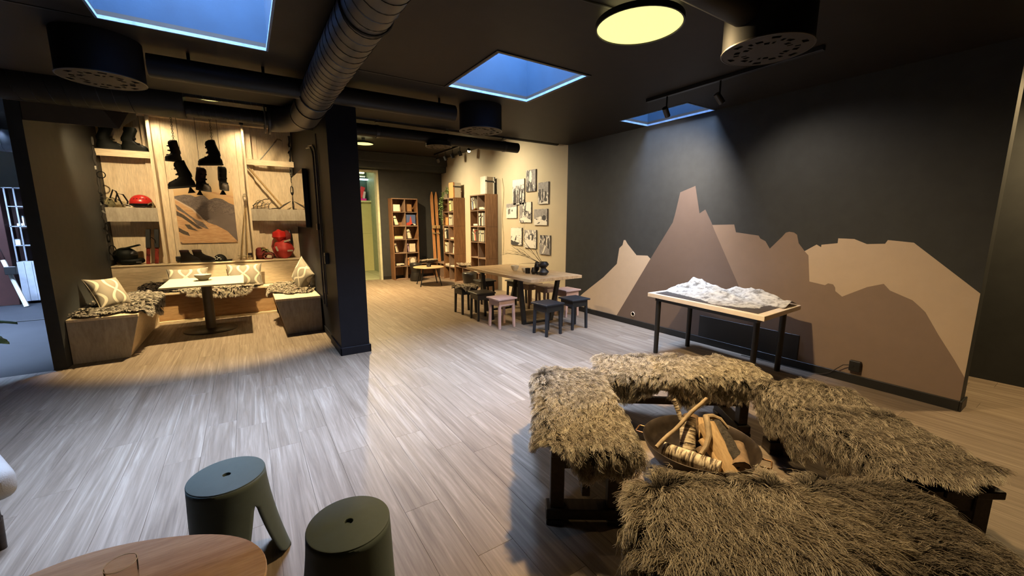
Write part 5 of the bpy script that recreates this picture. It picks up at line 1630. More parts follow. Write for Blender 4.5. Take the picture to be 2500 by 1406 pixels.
def book(label, Mx, w, d, h, col, tilt=0.0, group='books in the bookcases'):
    """standing book: w thickness (x), d depth (y), h height (z); origin at the front bottom left corner"""
    t = thing('book', label, 'book', tuple((Mx @ Vector((w/2, d/2, 0)))), 0, group)
    Mr = Mx @ Matrix.Rotation(tilt, 4, 'Y')
    c = .004
    def tb(a, b):
        mb = MB().box(a, b); mb.v = [tuple(Mr @ Vector(p)) for p in mb.v]; return mb
    cov = tb((0, 0, 0), (c, d, h))
    m2 = tb((w-c, 0, 0), (w, d, h)); cov.add(m2.v, m2.f)
    m3 = tb((c, 0, 0), (w-c, c, h)); cov.add(m3.v, m3.f)
    cov.build('cover', bcol(col, None), t)
    tb((c, c, .004), (w-c, d-.006, h-.004)).build('pages', M['paper'], t)
    if h > .16:
        tb((-.0004, -.0006, h*.68), (w+.0004, .0004, h*.78)).build('spine_band', M['black'] if col not in ('black', 'blue', 'brown') else M['white'], t)
    return t


def flat_book(label, Mx, w, d, h, col, group='books in the bookcases'):
    t = thing('book', label, 'book', tuple((Mx @ Vector((w/2, d/2, 0)))), 0, group)
    def tb(a, b):
        mb = MB().box(a, b); mb.v = [tuple(Mx @ Vector(p)) for p in mb.v]; return mb
    cov = tb((0, 0, 0), (w, d, .004)); m2 = tb((0, 0, h-.004), (w, d, h)); cov.add(m2.v, m2.f)
    cov.build('cover', bcol(col, None), t)
    tb((.004, .004, .004), (w-.004, d-.004, h-.004)).build('pages', M['paper'] if col != 'white' else bcol('white', None), t)
    return t


def cell(sh, cols, w, row, col, rows=6, h=H3):
    cw = w/cols
    x0 = cw*col + (.026 if col == 0 else .012)
    return world_of(sh) @ Matrix.Translation((x0, .0, h*(rows-1-row)/rows + .0225)), cw - .04


def books_in(sh, where, cols, w, row, col, items, start=.004, y=.03):
    """items: (kind, colour, thickness, depth, height, tilt degrees)"""
    Mc, cw = cell(sh, cols, w, row, col)
    x = start; zst = 0.0; n = 0
    side = 'left' if col == 0 else 'right'
    for it in items:
        kd, colr, th, d, h, tl = it
        cn = colr.replace('_', ' ')
        place_ = '%s row, %s cell, %s' % (ROW[row], side, where)
        if kd == 's':
            book('%s book standing %s from the left, %s' % (cn, ORD[n], place_), Mc @ Matrix.Translation((x, y, max(0, -th*math.sin(R(-abs(tl)))) if tl < 0 else 0.0)), th, d, h, colr, R(tl))
            x += th + .004
        elif kd == 'f':
            flat_book('%s book lying flat, %s, %s' % (cn, ('lowest' if zst == 0 else 'on top of another'), place_), Mc @ Matrix.Translation((x if len(items) < 9 else x, y, zst)), th, d, h, colr)
            zst += h
        elif kd == 'p':        # cover facing the viewer
            t = thing('picture_book', '%s book facing forward, %s' % (cn, place_), 'book', tuple(Mc @ Vector((x + th/2, y, 0))), 0, 'books in the bookcases')
            def tb(a, b):
                mb = MB().box(a, b); mb.v = [tuple(Mc @ Vector(p)) for p in mb.v]; return mb
            tb((x, y, 0), (x+th, y+.018, h)).build('cover', bcol(colr, None), t, bevel=.001)
            if colr == 'blue':
                P = lambda a, b: Mc @ Vector((x + a*th, y - .0004, b*h)); Pb = lambda a, b: Mc @ Vector((x + a*th, y - .0012, b*h))
                MB().prism([(.0,.0),(.85,.0),(.62,.2),(.55,.55),(.50,.85),(.46,.90),(.40,.6),(.30,.3),(.0,.2)], P, Pb).build('printed_peak', bcol('red', None), t)
                MB().prism([(.40,.0),(1,.0),(1,.10),(.7,.16)], P, Pb).build('printed_snow', bcol('white', None), t)
            if colr == 'grey_brown':
                P = lambda a, b: Mc @ Vector((x + a*th, y - .0004, b*h)); Pb = lambda a, b: Mc @ Vector((x + a*th, y - .0012, b*h))
                MB().prism([(.5+.33*math.cos(q), .5+.4*math.sin(q)) for q in np.linspace(0, 2*PI, 17)[:-1]], P, Pb).build('printed_disc', bcol('white', None), t)
            x += th + .01
        n += 1


W1 = 'bookcase by the door'
q = lambda c_, tl=0, th=.022, d=.17, h=.23: ('s', c_, th, d, h, tl)
books_in(sh1, W1, 2, .69, 0, 0, [('p', 'white', .175, 0, .175, 0)], .02)
books_in(sh1, W1, 2, .69, 0, 1, [('p', 'kraft', .18, 0, .19, 0)], .02, .10)
books_in(sh1, W1, 2, .69, 1, 0, [q('cream', -14, .028), q('white', -16, .022), q('cream', -19, .03, .17, .235)], .055)
books_in(sh1, W1, 2, .69, 1, 1, [('p', 'blue', .25, 0, .27, 0)], .02)
books_in(sh1, W1, 2, .69, 2, 0, [('f', 'pale_yellow', .23, .17, .035, 0), ('f', 'yellow', .22, .165, .035, 0)], .02)
books_in(sh1, W1, 2, .69, 2, 1, [q('cream', -10, .03), q('white', -10, .025, .17, .24), q('cream', -11, .02, .17, .24), q('grey_brown', -13, .02, .16, .2)], .05)
books_in(sh1, W1, 2, .69, 3, 0, [q('cream', -13, .03), q('grey_brown', -17, .03, .17, .24)], .055)
books_in(sh1, W1, 2, .69, 3, 1, [q('purple', -8, .035, .17, .22), ('p', 'cream', .16, 0, .22, 0)], .04)
books_in(sh1, W1, 2, .69, 4, 0, [('f', 'brown', .10, .15, .02, 0), ('f', 'white', .20, .16, .028, 0)], .05)
books_in(sh1, W1, 2, .69, 4, 1, [q('orange', 0, .04, .17, .2), ('p', 'grey_brown', .2, 0, .22, 0)], .01)
W2 = 'plant bookcase'
books_in(sh2, W2, 2, .66, 0, 1, [q('yellow', -3, .05, .19, .25), q('pale_yellow', -8, .05, .18, .25)], .05, .01)
books_in(sh2, W2, 2, .66, 1, 0, [('p', 'orange', .16, 0, .2, 0)], .06)
books_in(sh2, W2, 2, .66, 1, 1, [q('white', 0, .06, .18, .26), q('grey_brown', 0, .04, .18, .24), q('cream', -4, .05, .18, .25)], .02, .01)
books_in(sh2, W2, 2, .66, 2, 0, [q('white', -6, .05, .2, .27), q('cream', -12, .05, .2, .26), q('black', -14, .03, .2, .24)], .05, .01)
books_in(sh2, W2, 2, .66, 2, 1, [('f', 'orange', .2, .2, .05, 0)], .04, .02)
books_in(sh2, W2, 2, .66, 3, 0, [q('pale_yellow', 0, .04, .18, .26), q('white', -3, .06, .2, .25), q('cream', -8, .05, .2, .22)], .03, .01)
books_in(sh2, W2, 2, .66, 3, 1, [q('white', 12, .05, .2, .26)], .20, .01)
books_in(sh2, W2, 2, .66, 4, 0, [('f', 'white', .24, .22, .03, 0), ('f', 'cream', .22, .2, .02, 0)], .02, .01)
books_in(sh2, W2, 2, .66, 4, 1, [('f', 'white', .24, .22, .025, 0)], .02, .01)
W3 = 'binder bookcase'
books_in(sh3, W3, 2, .72, 0, 0, [q('white', -6, .03, .2, .27), q('blue', -9, .05, .2, .27), q('orange', -12, .02, .2, .24), q('cream', -22, .06, .2, .26)], .045, .01)
books_in(sh3, W3, 2, .72, 0, 1, [('f', 'white', .24, .2, .03, 0), ('f', 'cream', .2, .18, .025, 0)], .04, .01)
books_in(sh3, W3, 2, .72, 1, 0, [('f', 'white', .2, .16, .04, 0)], .1, .01)
books_in(sh3, W3, 2, .72, 1, 1, [q('white', -2, .05, .2, .27), q('black', -6, .05, .2, .24), q('grey_brown', 0, .03, .2, .25), q('white', 0, .04, .2, .28)], .03, .01)
books_in(sh3, W3, 2, .72, 2, 0, [q('green', -3, .04, .18, .22), q('black', -6, .03, .2, .25), q('cream', -8, .05, .2, .27), q('red', -9, .04, .18, .24), q('grey_brown', -10, .03, .18, .22)], .04, .01)
books_in(sh3, W3, 2, .72, 2, 1, [q('cream', 0, .04, .2, .25), q('black', 0, .03, .2, .24), q('white', 0, .04, .2, .25), q('grey_brown', 0, .04, .2, .24), q('cream', 0, .05, .2, .25)], .02, .01)
books_in(sh3, W3, 2, .72, 4, 0, [('f', 'white', .2, .15, .035, 0), ('f', 'cream', .12, .12, .03, 0)], .1, .01)
books_in(sh3, W3, 2, .72, 4, 1, [('f', 'white', .2, .15, .03, 0)], .08, .01)
# on top of the bookcases
Wz = H3 + .0005
def top_book(label, x_, y_, th, d, h, col, tilt=0):
    book(label, Matrix.Translation((x_, y_, Wz)), th, d, h, col, tilt, 'files on top of the bookcases')
top_book('orange thin file standing first on the plant bookcase', 4.432, 9.445, .035, .26, .37, 'orange')
for i in range(4): top_book('white file standing on the plant bookcase, %s of four from the left' % ORD[i], 4.471 + i*.043, 9.445, .042, .26, .36, 'white')
top_book('small brown book right of the white files on top of the plant bookcase', 4.646, 9.46, .03, .18, .22, 'brown')
top_book('tall white book standing first on the binder bookcase', 4.43, 7.825, .04, .22, .37, 'white')
for i in range(3): top_book('thick grey brown binder on the binder bookcase, %s of three' % ORD[i], 4.472 + i*.052, 7.825, .05, .28, .36, 'grey_brown')
top_book('white file between the grey binders and the black file', 4.629, 7.825, .025, .26, .35, 'white')
top_book('black file at the wall end on top of the binder bookcase', 4.656, 7.825, .024, .26, .36, 'black')

# trailing plant
t = thing('trailing_plant', 'green trailing plant in a dark pot on top of the plant bookcase', 'plant', (4.53, 9.90, H3))
MB().lathe([(.0001, 0), (.055, 0), (.075, .13), (.068, .13), (.05, .01)], (4.53, 9.88, H3+.0005), 24).build('pot', mat('dark_brown_pot', (.05,.035,.025), .5), t, smooth=True)
k = NT('vine_leaf'); k.l(k.ramp(k.noise(k.coords(), 30, 2), [(.35, (.06,.11,.03)), (.6, (.17,.25,.08)), (.75, (.36,.42,.20))]), k.b.inputs['Base Color']); k.val('Roughness', .5); M['leaf'] = k.mat
rg = random.Random(11)
def leaf(mb, p, s, rg):
    e = Euler((rg.uniform(-1, 1), rg.uniform(-1, 1), rg.uniform(0, 6.3))).to_matrix()
    P = [(0, 0, 0), (.45, .35, .08), (1, .32, .05), (1.5, 0, -.06), (1, -.32, .05), (.45, -.35, .08), (.75, 0, .0)]
    V = [Vector(p) + e @ Vector((a*s, b*s, c_*s)) for a, b, c_ in P]
    mb.add(V, [(0, 1, 6), (1, 2, 6), (2, 3, 6), (3, 4, 6), (4, 5, 6), (5, 0, 6)])
mb = MB()
for i in range(110):
    a = rg.uniform(0, 6.28); rr = rg.uniform(.02, .13)
    leaf(mb, (4.53 + rr*math.cos(a), 9.88 + rr*math.sin(a), H3 + .14 + rg.uniform(0, .13)*(1 - rr*3)), rg.uniform(.03, .05), rg)
o = mb.build('foliage', M['leaf'], t); o['kind'] = 'stuff'
mb = MB(); vm = MB()
for v_ in range(5):
    y0 = 9.99 + rg.uniform(-.02, .06); x0 = 4.40 - rg.uniform(0, .03); ln_ = (.62, .5, .44, .3, .25)[v_]
    pts = [(4.50, 9.93, H3 + .15), (x0 + .02, y0, H3 + .10), (x0 - .02, y0 + .02, H3 - .02)]
    for i in range(1, 7): pts.append((x0 - .03 + rg.uniform(-.015, .015), y0 + .02 + rg.uniform(-.02, .03), H3 - .02 - ln_*i/6))
    vm.tube(pts, .003, 5)
    for p in pts[1:]:
        for _ in range(6): leaf(mb, (p[0] + rg.uniform(-.02, .02), p[1] + rg.uniform(-.025, .025), p[2] + rg.uniform(-.04, .04)), rg.uniform(.025, .045), rg)
o = vm.build('vine', M['leaf'], t); o['kind'] = 'stuff'
o = mb.build('foliage', M['leaf'], t); o['kind'] = 'stuff'

# wooden skis in the corner
for i, (x_, lab) in enumerate(((4.405, 'old orange wooden ski standing in the back corner, left one of the pair'), (4.53, 'old orange wooden ski standing in the back corner, right one of the pair'))):
    t = thing('wooden_ski', lab, 'ski', (x_, 10.72, .425), 0, 'old skis in the corner')
    n = 18
    V = []; F = []
    for j in range(n+1):
        z = .4225 + 1.92*j/n
        u = j/n
        w = .044 if u < .86 else .044*math.sqrt(max(.02, 1 - ((u-.86)/.145)**2))
        w *= 1 - .12*math.sin(PI*min(1, u/.86))
        y = 10.80 - .14*(1-u) - (.03*((u-.86)/.14)**2 if u > .86 else 0)
        for (a, b) in ((-w, 0), (w, 0), (w, .014), (-w, .014)): V.append((x_ + a, y + b, z))
    for j in range(n):
        for c_ in range(4): F.append((j*4+c_, j*4+(c_+1) % 4, (j+1)*4+(c_+1) % 4, (j+1)*4+c_))
    F += [(0, 1, 2, 3), (n*4+3, n*4+2, n*4+1, n*4)]
    MB().add(V, F).build('blade', M['pine_ski'], t)
    MB().box((x_-.046, 10.655, 1.34), (x_+.046, 10.735, 1.43)).build('binding', M['brass_wood'], t, bevel=.006)
    MB().box((x_-.03, 10.64, 1.20), (x_+.03, 10.725, 1.23)).build('heel_plate', M['strap_tan'], t, bevel=.003)
t = thing('socket', 'black wall socket on the dark back wall above the low shelf', 'socket', (4.15, 10.84, .5))
MB().box((4.11, 10.825, .45), (4.22, 10.8495, .58)).build('plate', M['black'], t, bevel=.004)
for z_ in (.49, .545): MB().lathe([(.001, 0), (.02, 0), (.022, .003)], (0,0,0), 14, M=Matrix.Translation((4.165, 10.8245, z_)) @ Matrix.Rotation(PI/2, 4, 'X')).build('outlet_ring', M['black_metal'], t)

# fur on the low shelves
def flat_M(x_, y_): return Matrix.Translation((x_, y_, 0))
KR = dict(group='sheepskins in the rear room', per=10, rad=.0022)
sheepskin('pale sheepskin bunched on the low shelf in the back corner', flat_M(4.16, 10.62), (5, 5, .45), (0, 0), (.27, .13), 31, 330, .06, 'wool_white', (.5, -.4), lie=.6, **KR)
sheepskin('pale sheepskin on the low shelf between the two tall bookcases', flat_M(4.53, 8.98), (5, 5, .45), (0, 0), (.16, .30), 32, 330, .06, 'wool_white', (-.5, -.6), lie=.6, **KR)
sheepskin('cream sheepskin pad lying on the black stool at the far left of the long table', flat_M(3.035, 6.08), (.165, .165, .442), (0, 0), (.20, .20), 33, 330, .045, 'wool_white', (-.4, -.6), lie=.72, **KR)

# poufs
def pouf(label, x_, y_):
    t = thing('pouf', label, 'pouf', (x_, y_, 0), 0, 'hourglass leather poufs')
    for z0, s in ((0, 1), (.47, -1)):
        prof = [(.0001, 0), (.135, 0), (.158, .02), (.160, .06), (.145, .15), (.120, .225), (.0001, .232)]
        MB().lathe([(a, z0 + s*b) for a, b in prof], (x_, y_, 0), 32).build('leather_half', M['leather'], t, smooth=True, autosmooth=60)
    MB().lathe([(.126, .222), (.129, .235), (.126, .248)], (x_, y_, 0), 32).build('waist_band', M['black'], t, smooth=True)
pouf('black leather hourglass pouf standing before the bookcase by the door', 3.66, 10.18)
pouf('black leather hourglass pouf behind the fur topped stool at the long table', 3.93, 7.66)

# round side table
t = thing('side_table', 'round wooden side table with four thin dark legs in the rear room', 'table', (3.66, 9.28, 0))
ct_ = (3.665, 9.30)
MB().lathe([(.0001, .432), (.355, .432), (.368, .444), (.362, .45), (.0001, .45)], (*ct_, 0), 48).build('tabletop', M['oak'], t, smooth=True)
for a in (R(215), R(305), R(35), R(125)):
    MB().tube([(ct_[0] + .22*math.cos(a), ct_[1] + .22*math.sin(a), .432), (ct_[0] + .36*math.cos(a), ct_[1] + .36*math.sin(a), 0)], [.016, .012], 10).build('leg', M['black_metal'], t, smooth=True)
t = thing('candle_holder', 'small black cube holder with a white candle on the round side table', 'candle holder', (3.67, 9.28, .4505))
for a, b in (((3.62, 9.24, .451), (3.70, 9.32, .459)), ((3.62, 9.24, .525), (3.70, 9.32, .533)), ((3.62, 9.24, .459), (3.628, 9.32, .525)), ((3.692, 9.24, .459), (3.70, 9.32, .525))):
    MB().box(a, b).build('cube_side', M['black'], t)
MB().cyl((3.66, 9.28, .459), (3.66, 9.28, .505), .026, 16).build('candle', M['white'], t, smooth=True)

# ---------------------------------------------------------------- things on the long table
TZ = .7425
def pot(name, label, prof, c, m, facets=28, cat=None):
    o = MB().lathe(prof, (c[0], c[1], TZ), facets).build(name, m, smooth=facets > 14, autosmooth=45)
    return tag(o, label, cat or name, 'vessels on the long table')
pot('bowl', 'pale stoneware bowl on the long table, the leftmost vessel', [(.0001, 0), (.03, 0), (.036, .01), (.062, .05), (.068, .085), (.063, .085), (.055, .05), (.03, .014), (.0001, .012)], (3.60, 5.42), M['white'])
pot('bowl', 'small pale stoneware bowl between the larger bowl and the black cup', [(.0001, 0), (.026, 0), (.048, .035), (.052, .065), (.047, .065), (.042, .035), (.0001, .010)], (3.63, 5.18), M['white'])
pot('cup', 'plain black cup on the long table', [(.0001, 0), (.038, 0), (.041, .08), (.037, .08), (.034, .008), (.0001, .006)], (3.58, 5.03), M['st_black'])
pot('vase', 'small faceted black vase in front of the tall one on the long table', [(.0001, 0), (.022, 0), (.040, .045), (.024, .098), (.020, .104), (.016, .104), (.0001, .09)], (3.585, 4.89), M['st_black'], 8)
pot('vase', 'tall faceted black vase on the long table', [(.0001, 0), (.024, 0), (.044, .10), (.030, .165), (.027, .178), (.022, .178), (.0001, .16)], (3.68, 4.93), M['st_black'], 8)
t = thing('branch_vase', 'black hourglass vase holding bare branches on the long table', 'vase', (3.655, 4.74, TZ), 0, 'vessels on the long table')
vc = (3.655, 4.74, TZ)
MB().lathe([(.0001, 0), (.052, 0), (.060, .012), (.086, .048), (.080, .060), (.040, .102), (.040, .106), (.080, .150), (.080, .168), (.055, .198), (.050, .198), (.070, .165), (.035, .104), (.0001, .02)], vc, 36).build('vase_body', M['st_black'], t, smooth=True, autosmooth=25)
rg = random.Random(21)
def twig(p, d, L, r, depth, out):
    pts = [Vector(p)]
    d = Vector(d).normalized()
    n = 6
    for i in range(n):
        d = (d + Vector((rg.uniform(-.14, .14), rg.uniform(-.14, .14), rg.uniform(-.12, .10)))).normalized()
        pts.append(pts[-1] + d*L/n)
        if depth and i in (2, 3, 4) and rg.random() < .75:
            dd = (d + Vector((rg.uniform(-.45, .45), rg.uniform(-.45, .45), rg.uniform(-.35, .35)))).normalized()
            twig(pts[-1], dd, L*.5, r*.6, depth-1, out)
    out.append((pts, r))
LEFT = Vector((-.837, .547, 0))
for i, (lf, up_, aw, L) in enumerate(((.72, .85, .0, .40), (.95, .62, .1, .44), (1.0, .38, .0, .46), (1.0, .18, -.1, .38), (.80, .95, -.1, .52), (.5, .9, .1, .34), (1.0, .5, .2, .40))):
    out = []
    twig((vc[0], vc[1], vc[2] + .15), LEFT*lf + Vector((0, 0, up_)) + Vector((.547, .837, 0))*aw, L, .0045, 2, out)
    mb = MB()
    for pts, r_ in out: mb.tube(pts, [r_*(1 - .75*q_/6) for q_ in range(len(pts))], 5)
    o = mb.build('branch', M['bark_dark'], t, smooth=True)

# ---------------------------------------------------------------- black and white prints on the photo wall
def print_mat(seed, lo, hi, scale, thr, tint=(1, 1, 1)):
    k = NT('canvas_print_%d' % seed)
    v = k.coords((1, scale[0], scale[1]))
    mp = v.node; mp.inputs['Location'].default_value = (seed*3.1, seed*1.7, seed*.9)
    f = k.noise(v, 3.2, 6, .62, 1.6)
    dk = (.045, .042, .05); md = (.26, .25, .27); lt = (.74, .71, .66)
    k.l(k.ramp(f, [(thr - .09, dk), (thr - .02, md), (thr + .02, lt), (thr + .25, (.80, .77, .72))]), k.b.inputs['Base Color'])
    k.val('Roughness', .6)
    return k.mat
M['canvas_edge'] = mat('canvas_edge', (.10,.085,.07), .8)
M['print_dark'] = mat('print_dark_figure', (.045,.043,.05), .6, var=.3, scale=40)
M['print_light'] = mat('print_light_area', (.74,.71,.65), .6, var=.06, scale=20)
M['print_grey'] = mat('print_grey_area', (.30,.285,.29), .6, var=.25, scale=18)
PH = [  # y far, y near, z top, z bottom, scale, threshold, label
 (7.185, 6.765, 2.372, 1.868, (5, 2.2), .50, 'group of climbers on snow, upper left of the nine'),
 (6.700, 6.385, 2.512, 2.105, (6, 1.6), .55, 'ski tracks and a figure from above, topmost of the nine'),
 (6.305, 5.990, 2.250, 1.852, (6, 1.8), .53, 'legs and skis on snow, upper right of the nine'),
 (7.430, 7.030, 1.903, 1.600, (3, 3), .46, 'two walkers before a white slope, leftmost of the nine'),
 (6.930, 6.525, 1.908, 1.510, (5, 3), .50, 'climbers among rocks, in the centre of the nine'),
 (6.430, 6.020, 1.763, 1.460, (3, 3.4), .47, 'round hut in the snow, rightmost of the middle row'),
 (7.250, 6.845, 1.402, 1.045, (4, 3), .47, 'skier on a steep edge, lower left of the nine'),
 (6.755, 6.355, 1.366, 1.008, (4, 3), .47, 'two skiers on a snow field, bottom middle of the nine'),
 (6.245, 5.925, 1.273, 0.912, (5, 1.8), .52, 'tall figure on a ridge, lower right of the nine'),
]
FIG = {
 0: [('d', [(.05,.0),(.30,.0),(.34,.35),(.22,.62),(.10,.5)]), ('d', [(.36,.05),(.46,.05),(.48,.55),(.38,.6)]), ('d', [(.52,.05),(.62,.05),(.66,.6),(.55,.66)]), ('d', [(.74,.02),(.84,.02),(.86,.5),(.77,.55)]), ('l', [(0,.74),(1,.80),(1,1),(0,1)])],
 1: [('l', [(.30,.45),(.55,.40),(.62,.85),(.45,1),(.34,.8)]), ('d', [(.42,0),(.52,0),(.58,.42),(.50,.45)]), ('d', [(.05,.0),(.2,0),(.42,.45),(.30,.52)]), ('g', [(.6,.4),(1,.2),(1,1),(.7,1)])],
 2: [('g', [(0,.6),(1,.5),(1,1),(0,1)]), ('d', [(.05,.40),(.2,.2),(.3,.25),(.25,.7),(.08,.7)]), ('d', [(.40,.3),(.5,.3),(.52,.7),(.40,.7)]), ('d', [(.62,.15),(.76,.12),(.85,.55),(.68,.6)]), ('l', [(.1,0),(1,0),(1,.12),(.5,.08)])],
 3: [('g', [(0,.72),(1,.78),(1,1),(0,1)]), ('l', [(0,0),(1,0),(1,.76),(.5,.72),(0,.6)]), ('d', [(.18,.25),(.26,.25),(.28,.62),(.18,.62)]), ('d', [(.30,.28),(.38,.28),(.39,.66),(.30,.64)]), ('d', [(.52,.45),(.62,.45),(.62,.58),(.53,.58)])],
 4: [('g', [(0,.3),(.25,.35),(.3,.85),(0,.9)]), ('l', [(.05,.18),(.6,.0),(1,.0),(1,.12),(.4,.28)]), ('d', [(.42,.35),(.52,.33),(.55,.7),(.44,.72)]), ('l', [(.55,.6),(1,.5),(1,1),(.6,1)])],
 5: [('g', [(0,.4),(.5,.55),(1,.45),(1,1),(0,1)]), ('d', [(.62,.35),(.8,.28),(.94,.36),(.92,.55),(.78,.64),(.66,.55)]), ('l', [(0,0),(1,0),(1,.2),(.6,.34),(.3,.28),(0,.42)]), ('d', [(.22,.06),(.42,.1),(.5,.2),(.36,.16)])],
 6: [('l', [(0,.5),(1,.62),(1,1),(0,1)]), ('d', [(0,.0),(.6,.0),(.85,.14),(.5,.18),(.1,.34),(0,.3)]), ('d', [(.38,.25),(.5,.28),(.52,.56),(.40,.56)]), ('l', [(.0,.3),(.3,.2),(.5,.55),(.2,.6)])],
 7: [('l', [(0,0),(1,0),(1,.36),(.5,.45),(0,.42)]), ('d', [(.35,.48),(.48,.46),(.46,.7),(.36,.72)]), ('d', [(.64,.44),(.76,.46),(.82,.78),(.66,.74)]), ('g', [(0,.75),(.3,.9),(.1,1),(0,1)])],
 8: [('g', [(0,0),(1,0),(1,.4),(0,.55)]), ('l', [(.25,.02),(.4,.05),(.62,.4),(.72,.9),(.62,.95),(.52,.45)]), ('d', [(.52,.5),(.62,.45),(.66,.92),(.52,.95)]), ('d', [(.78,.35),(.95,.3),(.92,.9),(.80,.85)])],
}
for i, (ya, yb, zt, zb, s_, thr, lab) in enumerate(PH):
    t = thing('canvas_print', 'black and white canvas of ' + lab, 'picture', (4.72, (ya+yb)/2, zb), 0, 'canvases on the photo wall')
    MB().box((4.7165, yb, zb), (4.7375, ya, zt)).build('stretcher_frame', M['canvas_edge'], t)
    MB().box((4.7145, yb+.001, zb+.001), (4.7165, ya-.001, zt-.001)).build('print', print_mat(i+1, 0, 1, s_, thr), t)
    for j, (c_, poly) in enumerate(FIG[i]):
        if j > 3 and c_ == 'g': continue
        MB().prism(poly, lambda a, b, ya=ya, yb=yb, zt=zt, zb=zb: (4.7146, ya - .004 - a*(ya-yb-.008), zb + .004 + b*(zt-zb-.008)),
                   lambda a, b, ya=ya, yb=yb, zt=zt, zb=zb, j=j: (4.7142 - j*.0002, ya - .004 - a*(ya-yb-.008), zb + .004 + b*(zt-zb-.008))).build('printed_shape', M[{'d': 'print_dark', 'l': 'print_light', 'g': 'print_grey'}[c_]], t)
t = thing('wall_cable', 'thin cable hanging on the beige wall beside the binder bookcase', 'cable', (4.73, 7.7, 1.5))
MB().tube([(4.733, 7.62, 2.45), (4.733, 7.55, 2.2), (4.733, 7.62, 1.6), (4.733, 7.56, 1.1), (4.733, 7.60, .8)], .004, 5).build('cable', M['strap_tan'], t, smooth=True)

# ---------------------------------------------------------------- things seen through the door
M['magenta'] = mat('magenta_plastic', (.75,.03,.42), .4, emit=(.8,.03,.4), estr=.0)
M['pinkred'] = mat('red_pink_board', (.70,.06,.10), .5)
t = thing('display_box', 'red and magenta open box on the ledge behind the doorway', 'box', (3.0, 13.2, 2.171))
MB().box((2.75, 13.13, 2.171), (3.23, 13.27, 2.235)).build('tray', M['magenta'], t, bevel=.003)
MB().bar((2.9, 13.2, 2.236), (2.82, 13.2, 2.62), .03, .12).build('panel', M['pinkred'], t)
MB().bar((3.04, 13.18, 2.236), (3.16, 13.18, 2.58), .05, .12).build('panel', M['pinkred'], t)
MB().bar((3.15, 13.15, 2.236), (3.19, 13.15, 2.44), .06, .06).build('bottle', mat('pale_bottle', (.7,.6,.75), .4), t)
for z_, c_, e_, lab, dx in ((3.02, (1, .98, .45), 5, 'yellow glowing strip lamp, upper one behind the doorway', 0), (2.82, (.6, .95, 1.0), 3, 'bluish glowing strip lamp, lower one behind the doorway', .1)):
    t = thing('strip_lamp', lab, 'lamp', (2.9, 13.3, z_))
    MB().box((2.3, 13.30, z_-.02), (3.25+dx, 13.40, z_+.025)).build('tube', emis('strip_glow_%d' % int(z_*100), c_, e_), t, bevel=.005)
    MB().box((2.3, 13.31, z_+.026), (3.25+dx, 13.39, z_+.05)).build('housing', M['black'], t)
t = thing('garland', 'row of small white bulbs between the two strip lamps behind the doorway', 'garland', (2.9, 13.35, 2.92))
MB().box((2.3, 13.33, 2.91), (3.3, 13.36, 2.925)).build('rail', M['white'], t)
mb = MB()
for i in range(24): mb.ell((2.33 + i*.04, 13.33, 2.90), (.014, .014, .014), n=8, m=5)
o = mb.build('bulbs', emis('bulb_glow', (1, .97, .75), 3), t); o['kind'] = 'stuff'

# ---------------------------------------------------------------- side room at the far left
t = thing('open_shelf', 'pale open shelf over a grey cupboard in the side room at the far left', 'shelf', (-3.45, 11.3, 0))
M['pale_metal'] = mat('pale_metal', (.30,.32,.34), .4, .2)
for x_ in (-3.56, -3.445, -3.31):
    MB().box((x_-.010, 11.24, .80), (x_+.010, 11.26, 2.14)).build('post', M['pale_metal'], t)
for z_, x0, x1 in ((2.13, -3.58, -3.29), (1.80, -3.56, -3.31), (1.44, -3.575, -3.29), (1.09, -3.56, -3.33)):
    MB().box((x0, 11.24, z_-.008), (x1, 11.5, z_+.008)).build('shelf_board', M['pale_metal'], t)
for i in range(3):
    MB().box((-3.58 + i*.095, 11.25, .05), (-3.488 + i*.095, 11.55, .79)).build('cupboard_door', mat('grey_cupboard_%d' % i, (.36,.38,.41), .5), t, bevel=.003)
MB().box((-3.60, 11.54, .0), (-3.28, 11.6, 2.14)).build('back_panel', mat('dark_red_panel', (.035,.014,.012), .6), t)
tag(MB().box((-4.6, 11.2, 0), (-3.62, 11.6, 2.13)).build('tall_cupboard', mat('dark_red_cupboard', (.045,.016,.013), .5), bevel=.004), 'dark red brown tall cupboard at the far left of the side room', 'cupboard')
for (x_, z_, w_, h_, lab) in ((-3.30, 1.808, .04, .08, 'small pale box at the upper right of the side room shelf'), (-3.44, 1.449, .09, .05, 'flat pale box on the middle board of the side room shelf'),
                              (-3.52, 1.099, .07, .11, 'upright pale box at the lower left of the side room shelf'), (-3.34, 1.099, .05, .16, 'tall pale box at the lower right of the side room shelf'),
                              (-3.40, 1.449, .02, .18, 'slim white bottle on the middle board of the side room shelf')):
    t = thing('storage_box', lab, 'box', (x_, 11.3, z_), 0, 'small things on the side room shelf')
    MB().box((x_-w_/2, 11.26, z_), (x_+w_/2, 11.34, z_+h_*.85)).build('case', M['white'], t, bevel=.003)
    MB().box((x_-w_/2*.9, 11.265, z_+h_*.85), (x_+w_/2*.9, 11.335, z_+h_)).build('lid', M['pale_metal'], t)
t = thing('mounted_ski', 'white tipped ski leaning in the side room at the far left', 'ski', (-3.5, 10.9, 0))
MB().tube([(-3.43, 10.85, .01), (-3.52, 10.88, .40), (-3.62, 10.9, .86)], [.035, .03, .03], 6).build('blade', M['white'], t, smooth=True)
MB().tube([(-3.62, 10.9, .86), (-3.70, 10.92, 1.25)], .032, 6).build('upper_blade', M['boot_red'], t, smooth=True)
MB().box((-3.60, 10.80, .60), (-3.46, 10.88, .74)).build('binding', M['black'], t, bevel=.006)
t = thing('air_duct', 'shiny grey duct under the ceiling of the side room', 'duct', (-3.6, 9.8, 2.75))
